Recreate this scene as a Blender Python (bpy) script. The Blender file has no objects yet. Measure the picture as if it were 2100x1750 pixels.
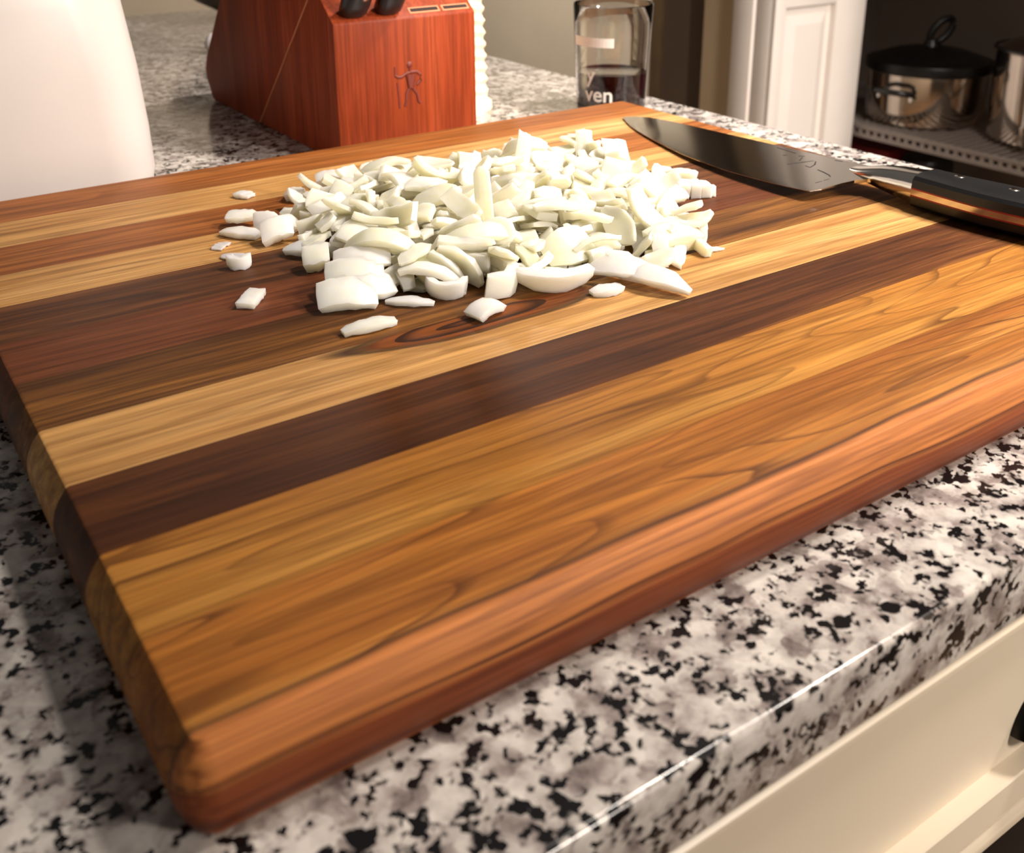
import bpy, bmesh, math, random
from mathutils import Vector, Matrix, Quaternion

# ------------------------------------------------------------------ camera, world, lights
scene = bpy.context.scene
COL = scene.collection
T = 0.0286                       # board thickness; the counter top is z = 0

cam_data = bpy.data.cameras.new('camera')
cam = bpy.data.objects.new('camera', cam_data)
COL.objects.link(cam)
scene.camera = cam
cam_data.sensor_fit = 'HORIZONTAL'
cam_data.sensor_width = 36.0
cam_data.lens = 36.0 * 2142.85 / 2100.0
cam_data.shift_y = -375.0 / 2100.0
cam_data.clip_start = 0.01
cam_data.clip_end = 30.0
_rt = Vector((0.8274726, -0.56147094, -0.00628294))
_dn = Vector((-0.19650059, -0.27907626, -0.93994891))
_fw = Vector((0.52600058, 0.77901657, -0.34125733))
cam.matrix_world = Matrix(((_rt.x, -_dn.x, -_fw.x, -0.04161559),
                           (_rt.y, -_dn.y, -_fw.y, -0.18821901),
                           (_rt.z, -_dn.z, -_fw.z, 0.21019688),
                           (0, 0, 0, 1)))
cam_data.dof.use_dof = True
cam_data.dof.focus_distance = 0.50
cam_data.dof.aperture_fstop = 36.7 / 2.5

world = bpy.data.worlds.new('room_light')
scene.world = world
world.use_nodes = True
world.node_tree.nodes['Background'].inputs['Color'].default_value = (1.0, 0.92, 0.84, 1)
world.node_tree.nodes['Background'].inputs['Strength'].default_value = 0.11

def lamp(name, loc, energy, size, color=(1.0, 0.905, 0.81), aim=None, spread=180):
    l = bpy.data.lights.new(name, 'AREA')
    l.shape = 'DISK'
    l.size = size
    l.energy = energy
    l.color = color
    l.spread = math.radians(spread)
    o = bpy.data.objects.new(name, l)
    o.location = loc
    if aim is not None:
        o.rotation_euler = (Vector(aim) - Vector(loc)).to_track_quat('-Z', 'Y').to_euler()
    COL.objects.link(o)
    return o

lamp('added_side_lamp', (0.92, -0.22, 0.80), 6.0, 0.18, aim=(0.75, 0.30, 0.0), spread=110)  # unseen lamp, added low on the right so light fades leftward
lamp('ceiling_or_fill_lamp', (1.00, 0.05, 1.40), 8.0, 0.20, aim=(0.75, 0.50, 0.0), spread=90)
lamp('front_lamp', (0.95, -1.60, 0.78), 20.0, 0.26, aim=(1.5, 1.0, -0.1), spread=96)  # unseen lamp behind the camera for the fronts, narrowed to dim the near left
lamp('ceiling_or_fill_lamp', (1.70, 3.20, 1.20), 46.0, 0.20)  # unseen fill light added to brighten the far walls

vs = scene.view_settings
vs.view_transform = 'Standard'
vs.look = 'None'
vs.gamma = 1.0
vs.exposure = 0.28
vs.use_curve_mapping = False

# ------------------------------------------------------------------ helpers
def lin(c):
    c = c / 255.0
    return c / 12.92 if c <= 0.04045 else ((c + 0.055) / 1.055) ** 2.4
def rgb(r, g, b):
    return (lin(r), lin(g), lin(b), 1.0)

def tag(o, label=None, cat=None, group=None, kind=None):
    if label: o['label'] = label
    if cat: o['category'] = cat
    if group: o['group'] = group
    if kind: o['kind'] = kind
    return o

def link(name, me, mat=None, parent=None, loc=None, rot=None):
    o = bpy.data.objects.new(name, me)
    COL.objects.link(o)
    if mat is not None and me is not None and not me.materials:
        me.materials.append(mat)
    if parent is not None: o.parent = parent
    if loc is not None: o.location = loc
    if rot is not None: o.rotation_euler = rot
    return o

def thing(name, label, cat, loc=(0, 0, 0), rot=(0, 0, 0), group=None):
    o = link(name, None, loc=loc, rot=rot)
    o.empty_display_size = 0.02
    return tag(o, label, cat, group)

def finish(bm, name, smooth=None):
    bmesh.ops.recalc_face_normals(bm, faces=bm.faces[:])
    me = bpy.data.meshes.new(name)
    bm.to_mesh(me); bm.free()
    if smooth is not None:
        me.polygons.foreach_set('use_smooth', [True] * len(me.polygons))
        me.set_sharp_from_angle(angle=math.radians(smooth))
    return me

def box_mesh(name, lo, hi, bevel=0.0, seg=2):
    bm = bmesh.new()
    vs_ = [bm.verts.new((x, y, z)) for x in (lo[0], hi[0]) for y in (lo[1], hi[1]) for z in (lo[2], hi[2])]
    for f in ((0, 1, 3, 2), (4, 6, 7, 5), (0, 4, 5, 1), (2, 3, 7, 6), (0, 2, 6, 4), (1, 5, 7, 3)):
        bm.faces.new([vs_[i] for i in f])
    bmesh.ops.recalc_face_normals(bm, faces=bm.faces[:])
    if bevel > 0:
        bmesh.ops.bevel(bm, geom=bm.edges[:], offset=bevel, segments=seg, profile=0.5, affect='EDGES', clamp_overlap=True)
    return finish(bm, name, 35 if bevel > 0 else None)

def prism_mesh(name, pts, axis, a, b, bevel=0.0, seg=2):
    """Extrude a polygon given in the other two axes (in x, y, z order) from a to b along axis."""
    bm = bmesh.new()
    def P(p, t):
        if axis == 'x': return (t, p[0], p[1])
        if axis == 'y': return (p[0], t, p[1])
        return (p[0], p[1], t)
    v0 = [bm.verts.new(P(p, a)) for p in pts]
    v1 = [bm.verts.new(P(p, b)) for p in pts]
    n = len(pts)
    bm.faces.new(v0); bm.faces.new(v1[::-1])
    for i in range(n):
        bm.faces.new((v0[i], v0[(i + 1) % n], v1[(i + 1) % n], v1[i]))
    bmesh.ops.recalc_face_normals(bm, faces=bm.faces[:])
    if bevel > 0:
        bmesh.ops.bevel(bm, geom=bm.edges[:], offset=bevel, segments=seg, profile=0.5, affect='EDGES', clamp_overlap=True)
    return finish(bm, name, 35 if bevel > 0 else None)

def lathe_mesh(name, prof, n=48, smooth=40, twist=None):
    """Revolve (r, z) pairs about z; a pair with r = 0 becomes a pole."""
    bm = bmesh.new()
    rings = []
    for r, z in prof:
        if r <= 1e-7:
            rings.append([bm.verts.new((0, 0, z))])
        else:
            rings.append([bm.verts.new((r * math.cos(2 * math.pi * i / n), r * math.sin(2 * math.pi * i / n), z)) for i in range(n)])
    for A, B in zip(rings, rings[1:]):
        for i in range(n):
            j = (i + 1) % n
            if len(A) == 1 and len(B) == 1: continue
            if len(A) == 1: bm.faces.new((A[0], B[j], B[i]))
            elif len(B) == 1: bm.faces.new((A[i], A[j], B[0]))
            else: bm.faces.new((A[i], A[j], B[j], B[i]))
    return finish(bm, name, smooth)

def tube_mesh(name, pts, rad, n=8, closed=False, flat=None):
    """A round bar through the points; rad is a number or one per point."""
    bm = bmesh.new()
    P = [Vector(p) for p in pts]
    m = len(P)
    rings = []
    up = Vector((0, 0, 1))
    for i, p in enumerate(P):
        a = P[i - 1] if (i > 0 or closed) else P[i]
        b = P[(i + 1) % m] if (i < m - 1 or closed) else P[i]
        t = (b - a).normalized()
        s = t.cross(up)
        if s.length < 1e-4: s = t.cross(Vector((1, 0, 0)))
        s.normalize(); u = s.cross(t)
        r = rad[i] if hasattr(rad, '__len__') else rad
        fz = flat if flat else 1.0
        rings.append([bm.verts.new(p + s * (r * math.cos(2 * math.pi * k / n)) + u * (r * fz * math.sin(2 * math.pi * k / n))) for k in range(n)])
    for i in range(m if closed else m - 1):
        A, B = rings[i], rings[(i + 1) % m]
        for k in range(n):
            bm.faces.new((A[k], A[(k + 1) % n], B[(k + 1) % n], B[k]))
    if not closed:
        bm.faces.new(rings[0]); bm.faces.new(rings[-1][::-1])
    return finish(bm, name, 50)

def loft_mesh(name, rings, smooth=35, cap=True):
    bm = bmesh.new()
    R_ = [[bm.verts.new(p) for p in r] for r in rings]
    n = len(R_[0])
    for A, B in zip(R_, R_[1:]):
        for k in range(n):
            bm.faces.new((A[k], A[(k + 1) % n], B[(k + 1) % n], B[k]))
    if cap:
        bm.faces.new(R_[0][::-1]); bm.faces.new(R_[-1])
    return finish(bm, name, smooth)

# ------------------------------------------------------------------ materials
class NT:
    """Small wrapper for building node materials."""
    def __init__(self, name):
        self.m = bpy.data.materials.new(name)
        self.m.use_nodes = True
        self.t = self.m.node_tree
        self.b = self.t.nodes['Principled BSDF']
    def n(self, kind, **kw):
        nd = self.t.nodes.new(kind)
        for k, v in kw.items(): setattr(nd, k, v)
        return nd
    def put(self, sock, v):
        if hasattr(v, 'is_output') or isinstance(v, bpy.types.NodeSocket): self.t.links.new(v, sock)
        else: sock.default_value = v
    def obj(self): return self.n('ShaderNodeTexCoord').outputs['Object']
    def mapv(self, v, scale=(1, 1, 1), loc=(0, 0, 0), rot=(0, 0, 0)):
        m = self.n('ShaderNodeMapping')
        self.put(m.inputs['Vector'], v)
        m.inputs['Scale'].default_value = scale
        m.inputs['Location'].default_value = loc
        m.inputs['Rotation'].default_value = rot
        return m.outputs[0]
    def noise(self, v, scale, detail=2.0, rough=0.5, dist=0.0):
        d = self.n('ShaderNodeTexNoise')
        self.put(d.inputs['Vector'], v)
        d.inputs['Scale'].default_value = scale
        d.inputs['Detail'].default_value = detail
        d.inputs['Roughness'].default_value = rough
        d.inputs['Distortion'].default_value = dist
        return d.outputs['Fac'], d.outputs['Color']
    def math(self, op, a, b=0.0, c=None, clamp=False):
        d = self.n('ShaderNodeMath', operation=op, use_clamp=clamp)
        self.put(d.inputs[0], a); self.put(d.inputs[1], b)
        if c is not None: self.put(d.inputs[2], c)
        return d.outputs[0]
    def vmath(self, op, a, b):
        d = self.n('ShaderNodeVectorMath', operation=op)
        self.put(d.inputs[0], a); self.put(d.inputs[1], b)
        return d.outputs[0]
    def ramp(self, f, stops, interp='LINEAR'):
        d = self.n('ShaderNodeValToRGB')
        self.put(d.inputs[0], f)
        d.color_ramp.interpolation = interp
        e = d.color_ramp.elements
        while len(e) < len(stops): e.new(0.5)
        for el, (p, c) in zip(e, stops):
            el.position = p
            el.color = c if hasattr(c, '__len__') else (c, c, c, 1)
        return d.outputs[0]
    def mix(self, f, a, b, mode='MIX'):
        d = self.n('ShaderNodeMix', data_type='RGBA', blend_type=mode)
        self.put(d.inputs[0], f); self.put(d.inputs[6], a); self.put(d.inputs[7], b)
        return d.outputs[2]
    def bump(self, h, strength=0.2, dist=0.001):
        d = self.n('ShaderNodeBump')
        d.inputs['Strength'].default_value = strength
        d.inputs['Distance'].default_value = dist
        self.put(d.inputs['Height'], h)
        self.t.links.new(d.outputs[0], self.b.inputs['Normal'])
    def set(self, **kw):
        names = dict(color='Base Color', rough='Roughness', metal='Metallic', spec='Specular IOR Level', ior='IOR',
                     trans='Transmission Weight', sss='Subsurface Weight', sss_scale='Subsurface Scale', sss_r='Subsurface Radius',
                     coat='Coat Weight', coat_rough='Coat Roughness', sheen='Sheen Weight', alpha='Alpha')
        for k, v in kw.items(): self.put(self.b.inputs[names[k]], v)
        return self.m

def plain(name, col, rough=0.5, metal=0.0, var=0.06, scale=30.0, **kw):
    """One paint, plastic or metal with a little unevenness in tone and gloss."""
    t = NT(name)
    f, _ = t.noise(t.obj(), scale, 3.0)
    dark = tuple(c * (1 - var) for c in col[:3]) + (1,)
    lite = tuple(min(1, c * (1 + var)) for c in col[:3]) + (1,)
    c = t.ramp(f, [(0.3, dark), (0.7, lite)])
    r = t.math('MULTIPLY_ADD', f, 0.10, rough - 0.05)
    return t.set(color=c, rough=r, metal=metal, **kw)

def wood(name, dark, mid, light, seed, rings=7.0, ring_amt=0.55, ring_w=0.10, band=(2.2, 42.0), rough=0.42, line_col=None, axis='x', knot=None, stretch=1.0, heart=None, streak=1.0):
    """Long grain along x: broad tone bands, dark growth lines, fine pores."""
    t = NT(name)
    co = t.obj()
    off = (seed * 1.37, seed * 2.11, seed * 0.73)
    sx = lambda a, b, c: (a, b, c) if axis == 'x' else ((b, c, a) if axis == 'z' else (b, a, c))
    wob, wcol = t.noise(t.mapv(co, sx(7, 14, 14), off), 1.0, 2.0)
    wv = t.vmath('MULTIPLY', t.vmath('SUBTRACT', wcol, (0.5, 0.5, 0.5)), sx(0.0, 0.010, 0.010))
    cw = t.vmath('ADD', co, wv)
    b1, _ = t.noise(t.mapv(cw, sx(band[0], band[1], band[1] * .8), off), 1.0, 5.0, 0.6)
    base = t.ramp(b1, [(0.30, dark), (0.50, mid), (0.70, light)])
    g1, _ = t.noise(t.mapv(cw, sx(1.9 * stretch, 26, 20), (off[1], off[2], off[0])), 1.0, 1.5, 0.45)
    fr = t.math('FRACT', t.math('MULTIPLY', g1, rings * 3.0))
    ln = t.ramp(fr, [(0.0, 0.0), (1.0 - ring_w * 3.2, 0.0), (1.0 - ring_w * .45, 1.0), (1.0, 0.0)])
    gm, _ = t.noise(t.mapv(co, sx(4, 30, 30), (off[2], off[0], off[1])), 1.0, 2.0)
    ln = t.math('MULTIPLY', ln, t.ramp(gm, [(0.36, 0.15), (0.62, 1.0)]))
    lc = line_col if line_col else tuple(c * 0.35 for c in dark[:3]) + (1,)
    col = t.mix(t.math('MULTIPLY', ln, ring_amt), base, lc)
    f1, _ = t.noise(t.mapv(co, sx(16, 620, 500), off), 1.0, 3.0, 0.6)
    f2, _ = t.noise(t.mapv(cw, sx(7, 210, 190), (off[1], off[0], off[2])), 1.0, 4.0, 0.65)
    col = t.mix(streak, col, t.ramp(f2, [(0.30, (0.44, 0.39, 0.34, 1)), (0.50, (0.82, 0.80, 0.77, 1)), (0.72, (1.06, 1.05, 1.02, 1))]), 'MULTIPLY')
    col = t.mix(t.ramp(f1, [(0.35, 0.55), (0.58, 0.0)]), col, tuple(c * 0.45 for c in dark[:3]) + (1,))
    if heart:
        yt_, ca, cb, cl = heart
        sp_ = t.n('ShaderNodeSeparateXYZ'); t.put(sp_.inputs[0], cw)
        h1, _ = t.noise(t.mapv(cw, (1.2, 110, 330), (off[2], off[1], off[0])), 1.0, 4.0, 0.6)
        hz = t.math('ADD', t.math('MULTIPLY', sp_.outputs['Z'], 35.0), t.math('MULTIPLY', t.math('SUBTRACT', h1, 0.5), 0.22))
        hc = t.ramp(hz, [(0.03, cb), (0.10, ca), (0.22, cl), (0.40, ca), (0.56, ca), (0.600, cb), (0.632, (0.022, 0.012, 0.012, 1)), (0.660, cb), (0.90, cb)])
        hc = t.mix(t.ramp(h1, [(0.34, 0.55), (0.52, 0.0)]), hc, cl)
        hc = t.mix(t.ramp(f1, [(0.35, 0.5), (0.58, 0.0)]), hc, cl)
        hq = t.math('MULTIPLY_ADD', sp_.outputs['Y'], -80.0, 0.5 + 80.0 * yt_)
        col = t.mix(t.ramp(hq, [(0.42, 0.0), (0.58, 1.0)]), col, hc)
        col = t.mix(t.ramp(hq, [(0.36, 0.0), (0.47, 0.8), (0.62, 0.0)]), col, (0.035, 0.015, 0.009, 1))
    if knot:
        kx, ky, ax, ay, kc, kl = knot
        kv = t.mapv(cw, (1 / ax, 1 / ay, 0.0), (-kx / ax, -ky / ay, 0))
        ln_ = t.n('ShaderNodeVectorMath', operation='LENGTH'); t.put(ln_.inputs[0], kv)
        dd = t.math('ADD', ln_.outputs['Value'], t.math('MULTIPLY', t.math('SUBTRACT', wob, 0.5), 2.2))
        mk = t.ramp(dd, [(0.80, 1.0), (0.98, 0.0)])
        sw = t.math('FRACT', t.math('MULTIPLY', dd, 3.2))
        kcol = t.mix(t.ramp(sw, [(0.35, 0.0), (0.8, 1.0)]), kc, kl)
        kcol = t.mix(t.ramp(f1, [(0.35, 0.5), (0.6, 0.0)]), kcol, tuple(c * 0.4 for c in kl[:3]) + (1,))
        col = t.mix(mk, col, kcol)
        rim = t.ramp(dd, [(0.80, 0.0), (0.90, 0.8), (0.99, 0.0)])
        col = t.mix(rim, col, tuple(c * 0.4 for c in kl[:3]) + (1,))
    t.bump(f1, 0.12, 0.0006)
    return t.set(color=col, rough=t.math('MULTIPLY_ADD', f1, 0.15, rough + 0.05), spec=0.18)

def granite(name):
    t = NT(name)
    co = t.obj()
    _, wc = t.noise(co, 90.0, 3.0, 0.6)
    cw = t.vmath('ADD', co, t.vmath('MULTIPLY', t.vmath('SUBTRACT', wc, (0.5, 0.5, 0.5)), (0.014, 0.014, 0.014)))
    v1 = t.n('ShaderNodeTexVoronoi'); t.put(v1.inputs['Vector'], cw); v1.inputs['Scale'].default_value = 120.0
    s1 = t.n('ShaderNodeSeparateColor'); t.put(s1.inputs[0], v1.outputs['Color'])
    patch, _ = t.noise(co, 75.0, 4.0, 0.6)
    crystal = t.math('ADD', t.math('MULTIPLY', s1.outputs[0], 0.20), t.math('MULTIPLY', patch, 1.0))
    base = t.ramp(crystal, [(0.36, rgb(98, 88, 85)), (0.49, rgb(138, 127, 123)), (0.60, rgb(174, 166, 160)), (0.78, rgb(204, 197, 190))])
    _, wc2 = t.noise(co, 330.0, 2.0, 0.6)
    cw2 = t.vmath('ADD', co, t.vmath('MULTIPLY', t.vmath('SUBTRACT', wc2, (0.5, 0.5, 0.5)), (0.0042, 0.0042, 0.0042)))
    v2 = t.n('ShaderNodeTexVoronoi'); t.put(v2.inputs['Vector'], cw2); v2.inputs['Scale'].default_value = 340.0
    s2 = t.n('ShaderNodeSeparateColor'); t.put(s2.inputs[0], v2.outputs['Color'])
    clus, _ = t.noise(t.mapv(co, (1, 1, 1), (3.3, 1.2, 7.7)), 135.0, 2.0, 0.5)
    sp = t.math('ADD', t.math('MULTIPLY', s2.outputs[0], 0.8), t.math('MULTIPLY', t.math('SUBTRACT', clus, 0.5), 2.0))
    blk = t.ramp(sp, [(0.61, 0.0), (0.68, 1.0)])
    gry = t.ramp(sp, [(0.47, 0.0), (0.62, 0.55)])
    col = t.mix(gry, base, rgb(92, 84, 82))
    col = t.mix(blk, col, rgb(17, 15, 17))
    return t.set(color=col, rough=0.16, spec=0.4)

M = {}
M['granite'] = granite('granite')
M['cream'] = plain('cream_cabinet_paint', rgb(216, 201, 179), 0.38, var=0.02, scale=14)
M['white_paint'] = plain('white_trim_paint', rgb(208, 199, 192), 0.42, var=0.02, scale=12)
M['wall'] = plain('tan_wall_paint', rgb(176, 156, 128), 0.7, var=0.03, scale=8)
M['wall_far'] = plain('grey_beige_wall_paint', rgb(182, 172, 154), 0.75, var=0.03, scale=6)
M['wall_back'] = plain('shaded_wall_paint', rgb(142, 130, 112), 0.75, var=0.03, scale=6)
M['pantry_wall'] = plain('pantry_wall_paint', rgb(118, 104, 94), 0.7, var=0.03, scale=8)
M['floor'] = plain('floor_boards', rgb(110, 84, 60), 0.45, var=0.15, scale=10)
M['black'] = plain('black_enamel', rgb(16, 15, 15), 0.32, var=0.2)
M['black_metal'] = plain('oil_rubbed_bronze', rgb(22, 18, 16), 0.28, metal=0.6, var=0.2)
M['steel'] = plain('polished_steel', rgb(205, 200, 194), 0.16, metal=1.0, var=0.03)
M['pot_steel'] = plain('pot_steel', rgb(190, 180, 170), 0.13, metal=1.0, var=0.04)
M['passage_dark'] = wood('passage_shade_colour', rgb(78, 62, 42), rgb(92, 76, 54), rgb(104, 88, 66), 31, axis='z')  # dark grained colour stands in for shade in the passage
M['wire'] = plain('grey_coated_wire', rgb(118, 108, 102), 0.5, var=0.05)

# ------------------------------------------------------------------ the room
def struct(name, me, mat, parent=None):
    o = link(name, me, mat, parent)
    if parent is None: o['kind'] = 'structure'
    return o

struct('floor', box_mesh('floor', (-2.5, -2.5, -0.97), (4.2, 4.6, -0.92)), M['floor'])
ZW = 1.55
wr = struct('wall_right', box_mesh('wall_right', (1.42, 1.1205, -0.92), (1.432, 1.305, ZW)), M['wall'])
struct('header_panel', box_mesh('header_panel', (1.4201, 0.10, 1.12), (1.52, 1.1205, ZW)), M['wall'], wr)
struct('end_panel', box_mesh('end_panel', (1.4201, -2.0, -0.92), (1.52, 0.10, ZW)), M['wall'], wr)
struct('wall_far', box_mesh('wall_far', (2.60, 2.79, -0.92), (2.70, 4.6, ZW)), M['wall_far'])
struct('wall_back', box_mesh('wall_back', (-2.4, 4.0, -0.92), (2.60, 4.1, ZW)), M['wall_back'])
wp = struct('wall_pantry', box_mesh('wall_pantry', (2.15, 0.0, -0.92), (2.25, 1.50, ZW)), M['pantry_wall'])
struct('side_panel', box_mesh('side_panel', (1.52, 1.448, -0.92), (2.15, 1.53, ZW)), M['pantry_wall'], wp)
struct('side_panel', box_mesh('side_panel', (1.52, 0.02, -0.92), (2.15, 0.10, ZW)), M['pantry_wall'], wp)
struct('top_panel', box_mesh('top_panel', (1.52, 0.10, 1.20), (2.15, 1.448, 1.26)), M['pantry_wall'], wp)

# door casing round the pantry opening
tr = struct('trim_1', box_mesh('trim_1', (1.400, 1.160, -0.92), (1.4205, 1.2105, 1.18), 0.003), M['white_paint'])
struct('inner_band', box_mesh('inner_band', (1.406, 1.1205, -0.92), (1.4205, 1.157, 1.14), 0.003), M['white_paint'], tr)

struct('jamb', box_mesh('jamb', (1.4065, 1.1120, -0.92), (1.4335, 1.1203, 1.12), 0.001), M['white_paint'], tr)
# folded pantry door leaf standing inside the opening
d1 = link('door_1', None)
tag(d1, kind='structure')
y0, y1 = 1.134, 1.166
struct('stile', box_mesh('stile', (1.4325, y0, -0.90), (1.458, y1, 1.08), 0.002), M['white_paint'], d1)
struct('stile', box_mesh('stile', (1.597, y0, -0.90), (1.684, y1, 1.08), 0.002), M['white_paint'], d1)
struct('rail', box_mesh('rail', (1.458, y0, -0.040), (1.597, y1, 0.09), 0.002), M['white_paint'], d1)
struct('rail', box_mesh('rail', (1.458, y0, -0.90), (1.597, y1, -0.74), 0.002), M['white_paint'], d1)
struct('rail', box_mesh('rail', (1.458, y0, 0.98), (1.597, y1, 1.08), 0.002), M['white_paint'], d1)
def raised_panel(x0, x1, z0, z1):
    """A field with sloping borders set into the door frame."""
    bm = bmesh.new()
    def ring(i, y): return [bm.verts.new(p) for p in ((x0 + i, y, z0 + i), (x1 - i, y, z0 + i), (x1 - i, y, z1 - i), (x0 + i, y, z1 - i))]
    rs = [ring(0, y0 + .014), ring(.008, y0 + .016), ring(.034, y0 + .004), ring(.036, y0 + .004)]
    for A, B in zip(rs, rs[1:]):
        for k in range(4): bm.faces.new((A[k], A[(k + 1) % 4], B[(k + 1) % 4], B[k]))
    bm.faces.new(rs[-1])
    back = ring(0, y1 - .006)
    for k in range(4): bm.faces.new((rs[0][k], back[k], back[(k + 1) % 4], rs[0][(k + 1) % 4]))
    bm.faces.new(back[::-1])
    return finish(bm, 'panel')
struct('panel', raised_panel(1.458, 1.597, -0.74, -0.040), M['white_paint'], d1)
struct('panel', raised_panel(1.458, 1.597, 0.09, 0.98), M['white_paint'], d1)

# dark panels added in place of the unlit passage opening
d2 = link('passage_shade', None); tag(d2, kind='structure')
struct('stile', box_mesh('stile', (2.60, 2.20, -0.92), (2.64, 2.48, ZW), 0.003), M['passage_dark'], d2)
struct('panel', box_mesh('panel', (2.62, 2.48, -0.92), (2.64, 2.60, ZW), 0.003), M['passage_dark'], d2)
struct('stile', box_mesh('stile', (2.60, 2.60, -0.92), (2.64, 2.79, ZW), 0.003), M['passage_dark'], d2)

# ------------------------------------------------------------------ island: worktop, drawer cabinet, appliance
XC, YC, CT = 0.6243, -0.0476, 0.027
top = link('granite_countertop', box_mesh('granite_countertop', (-0.80, YC, -CT), (XC, 1.452, 0.0), 0.0022, 3), M['granite'])
tag(top, 'speckled black, white and grey polished granite countertop under the cutting board', 'countertop')

cab = thing('drawer_cabinet', 'cream painted kitchen cabinet with a drawer below the granite countertop', 'cabinet', (0.32, -0.035, -0.92))
cx_, cy_, cz_ = 0.32, -0.035, -0.92
def cabpart(name, lo, hi, mat, bev=0.0015, parent=None):
    return link(name, box_mesh(name, (lo[0] - cx_, lo[1] - cy_, lo[2] - cz_), (hi[0] - cx_, hi[1] - cy_, hi[2] - cz_), bev), mat, parent or cab)
cabpart('body', (-0.78, -0.020, -0.92), (0.615, 1.43, -0.0272), M['cream'])
cabpart('face_frame', (-0.78, -0.0340, -0.1205), (0.615, -0.0205, -0.0275), M['cream'])
cabpart('lower_trim', (-0.78, -0.0480, -0.1375), (0.615, -0.0205, -0.1245), M['cream'], 0.004)
def drawer_front():
    """Slab drawer front with a recessed field: narrow top rail, wider bottom rail."""
    x0, x1, z0, z1, yb = 0.022, 0.612, -0.1235, -0.0277, -0.0345
    fx0, fx1, fz0, fz1 = x0 + .016, x1 - .016, -0.1070, -0.0316
    bm = bmesh.new()
    def ring(a, b, c, d, y): return [bm.verts.new((u - cx_, y - cy_, v - cz_)) for u, v in ((a, c), (b, c), (b, d), (a, d))]
    e = .0012
    rs = [ring(x0, x1, z0, z1, yb), ring(x0, x1, z0, z1, -0.0464), ring(x0 + e, x1 - e, z0 + e, z1 - e, -0.0476),
          ring(fx0 - .0008, fx1 + .0008, fz0 - .0008, fz1 + .0008, -0.0476), ring(fx0, fx1, fz0, fz1, -0.0470), ring(fx0 + .0006, fx1 - .0006, fz0 + .0006, fz1 - .0006, -0.0406)]
    for A, B in zip(rs, rs[1:]):
        for k in range(4): bm.faces.new((A[k], A[(k + 1) % 4], B[(k + 1) % 4], B[k]))
    bm.faces.new(rs[-1]); bm.faces.new(rs[0][::-1])
    return finish(bm, 'drawer')
dr = link('drawer', drawer_front(), M['cream'], cab)
def cup_pull():
    """Half-dome bin pull, open below, with a rolled lip."""
    n, m = 28, 10
    W, H, D = 0.046, 0.026, 0.022
    bm = bmesh.new()
    rings = []
    for sh in (1.0, 0.90):
        g = []
        for j in range(m + 1):
            e = math.pi / 2 * j / m
            g.append([bm.verts.new((W * sh * math.cos(math.pi * i / n) * math.cos(e * .98) ** .8, -D * sh * math.sin(math.pi * i / n) * (1 - .25 * math.sin(e)) * math.cos(e * .98) ** .5, H * sh * math.sin(e))) for i in range(n + 1)])
        rings.append(g)
    for q, g in enumerate(rings):
        for A, B in zip(g, g[1:]):
            for i in range(n):
                f = (A[i], A[i + 1], B[i + 1], B[i])
                bm.faces.new(f if q == 0 else f[::-1])
    for i in range(n):
        bm.faces.new((rings[0][0][i + 1], rings[0][0][i], rings[1][0][i], rings[1][0][i + 1]))
    bmesh.ops.remove_doubles(bm, verts=bm.verts[:], dist=1e-5)
    return finish(bm, 'handle', 45)
hp = link('handle', cup_pull(), M['black_metal'], dr)
hp.location = (0.3260 - cx_, -0.0405 - cy_, -0.0955 - cz_)
tag(hp, 'black metal cup-shaped drawer pull')

ap = thing('built_in_appliance', 'black built-in appliance front below the cream drawer', 'appliance', (0.32, -0.04, -0.92))
link('front_panel', box_mesh('front_panel', (-0.29, 0.0, 0.06), (0.29, 0.019, 0.7815), 0.003), M['black'], ap)
link('toe_plate', box_mesh('toe_plate', (-0.29, 0.008, 0.0), (0.29, 0.019, 0.055), 0.002), M['black'], ap)

# ------------------------------------------------------------------ cutting board
BL, BD = 0.5034, 0.457
bx0 = -0.005
def board_solid():
    """Rounded-corner slab whose sides bulge in a shallow arc."""
    bm = bmesh.new()
    rings = []
    N = 9
    sag = 0.0060
    Rr = ((T / 2) ** 2 + sag ** 2) / (2 * sag)
    offs = [(-0.0016, T)] + [None] * 0
    prof = []
    for i in range(N):
        z = T * (1 - i / (N - 1))
        o = math.sqrt(Rr ** 2 - (z - T / 2) ** 2) - (Rr - sag)
        prof.append((o, z))
    prof[0] = (0.0004, T - 0.0004); prof[-1] = (0.0004, 0.0004)
    prof = [(-0.0006, T)] + prof + [(-0.0006, 0.0)]
    r0 = 0.0032
    for o, z in prof:
        r = r0 + o
        ring = []
        for (qx, qy, a0) in ((BL - r0, r0, -90), (BL - r0, BD - r0, 0), (r0, BD - r0, 90), (r0, r0, 180)):
            for k in range(6):
                a = math.radians(a0 + 90 * k / 5)
                ring.append(bm.verts.new((qx + r * math.cos(a), qy + r * math.sin(a), z)))
        rings.append(ring)
    n = len(rings[0])
    for A, B in zip(rings, rings[1:]):
        for k in range(n): bm.faces.new((A[k], A[(k + 1) % n], B[(k + 1) % n], B[k]))
    bm.faces.new(rings[0]); bm.faces.new(rings[-1][::-1])
    bmesh.ops.recalc_face_normals(bm, faces=bm.faces[:])
    return bm
gold = (rgb(150, 94, 36), rgb(180, 120, 50), rgb(200, 144, 70))
dark = (rgb(68, 35, 14), rgb(98, 54, 24), rgb(152, 98, 48))
light = (rgb(176, 122, 66), rgb(206, 156, 94), rgb(222, 178, 118))
amber = (rgb(72, 42, 20), rgb(118, 74, 34), rgb(170, 114, 52))
redb = (rgb(82, 42, 22), rgb(108, 58, 32), rgb(126, 72, 42))
orange = (rgb(134, 76, 34), rgb(164, 98, 46), rgb(182, 118, 62))
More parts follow.
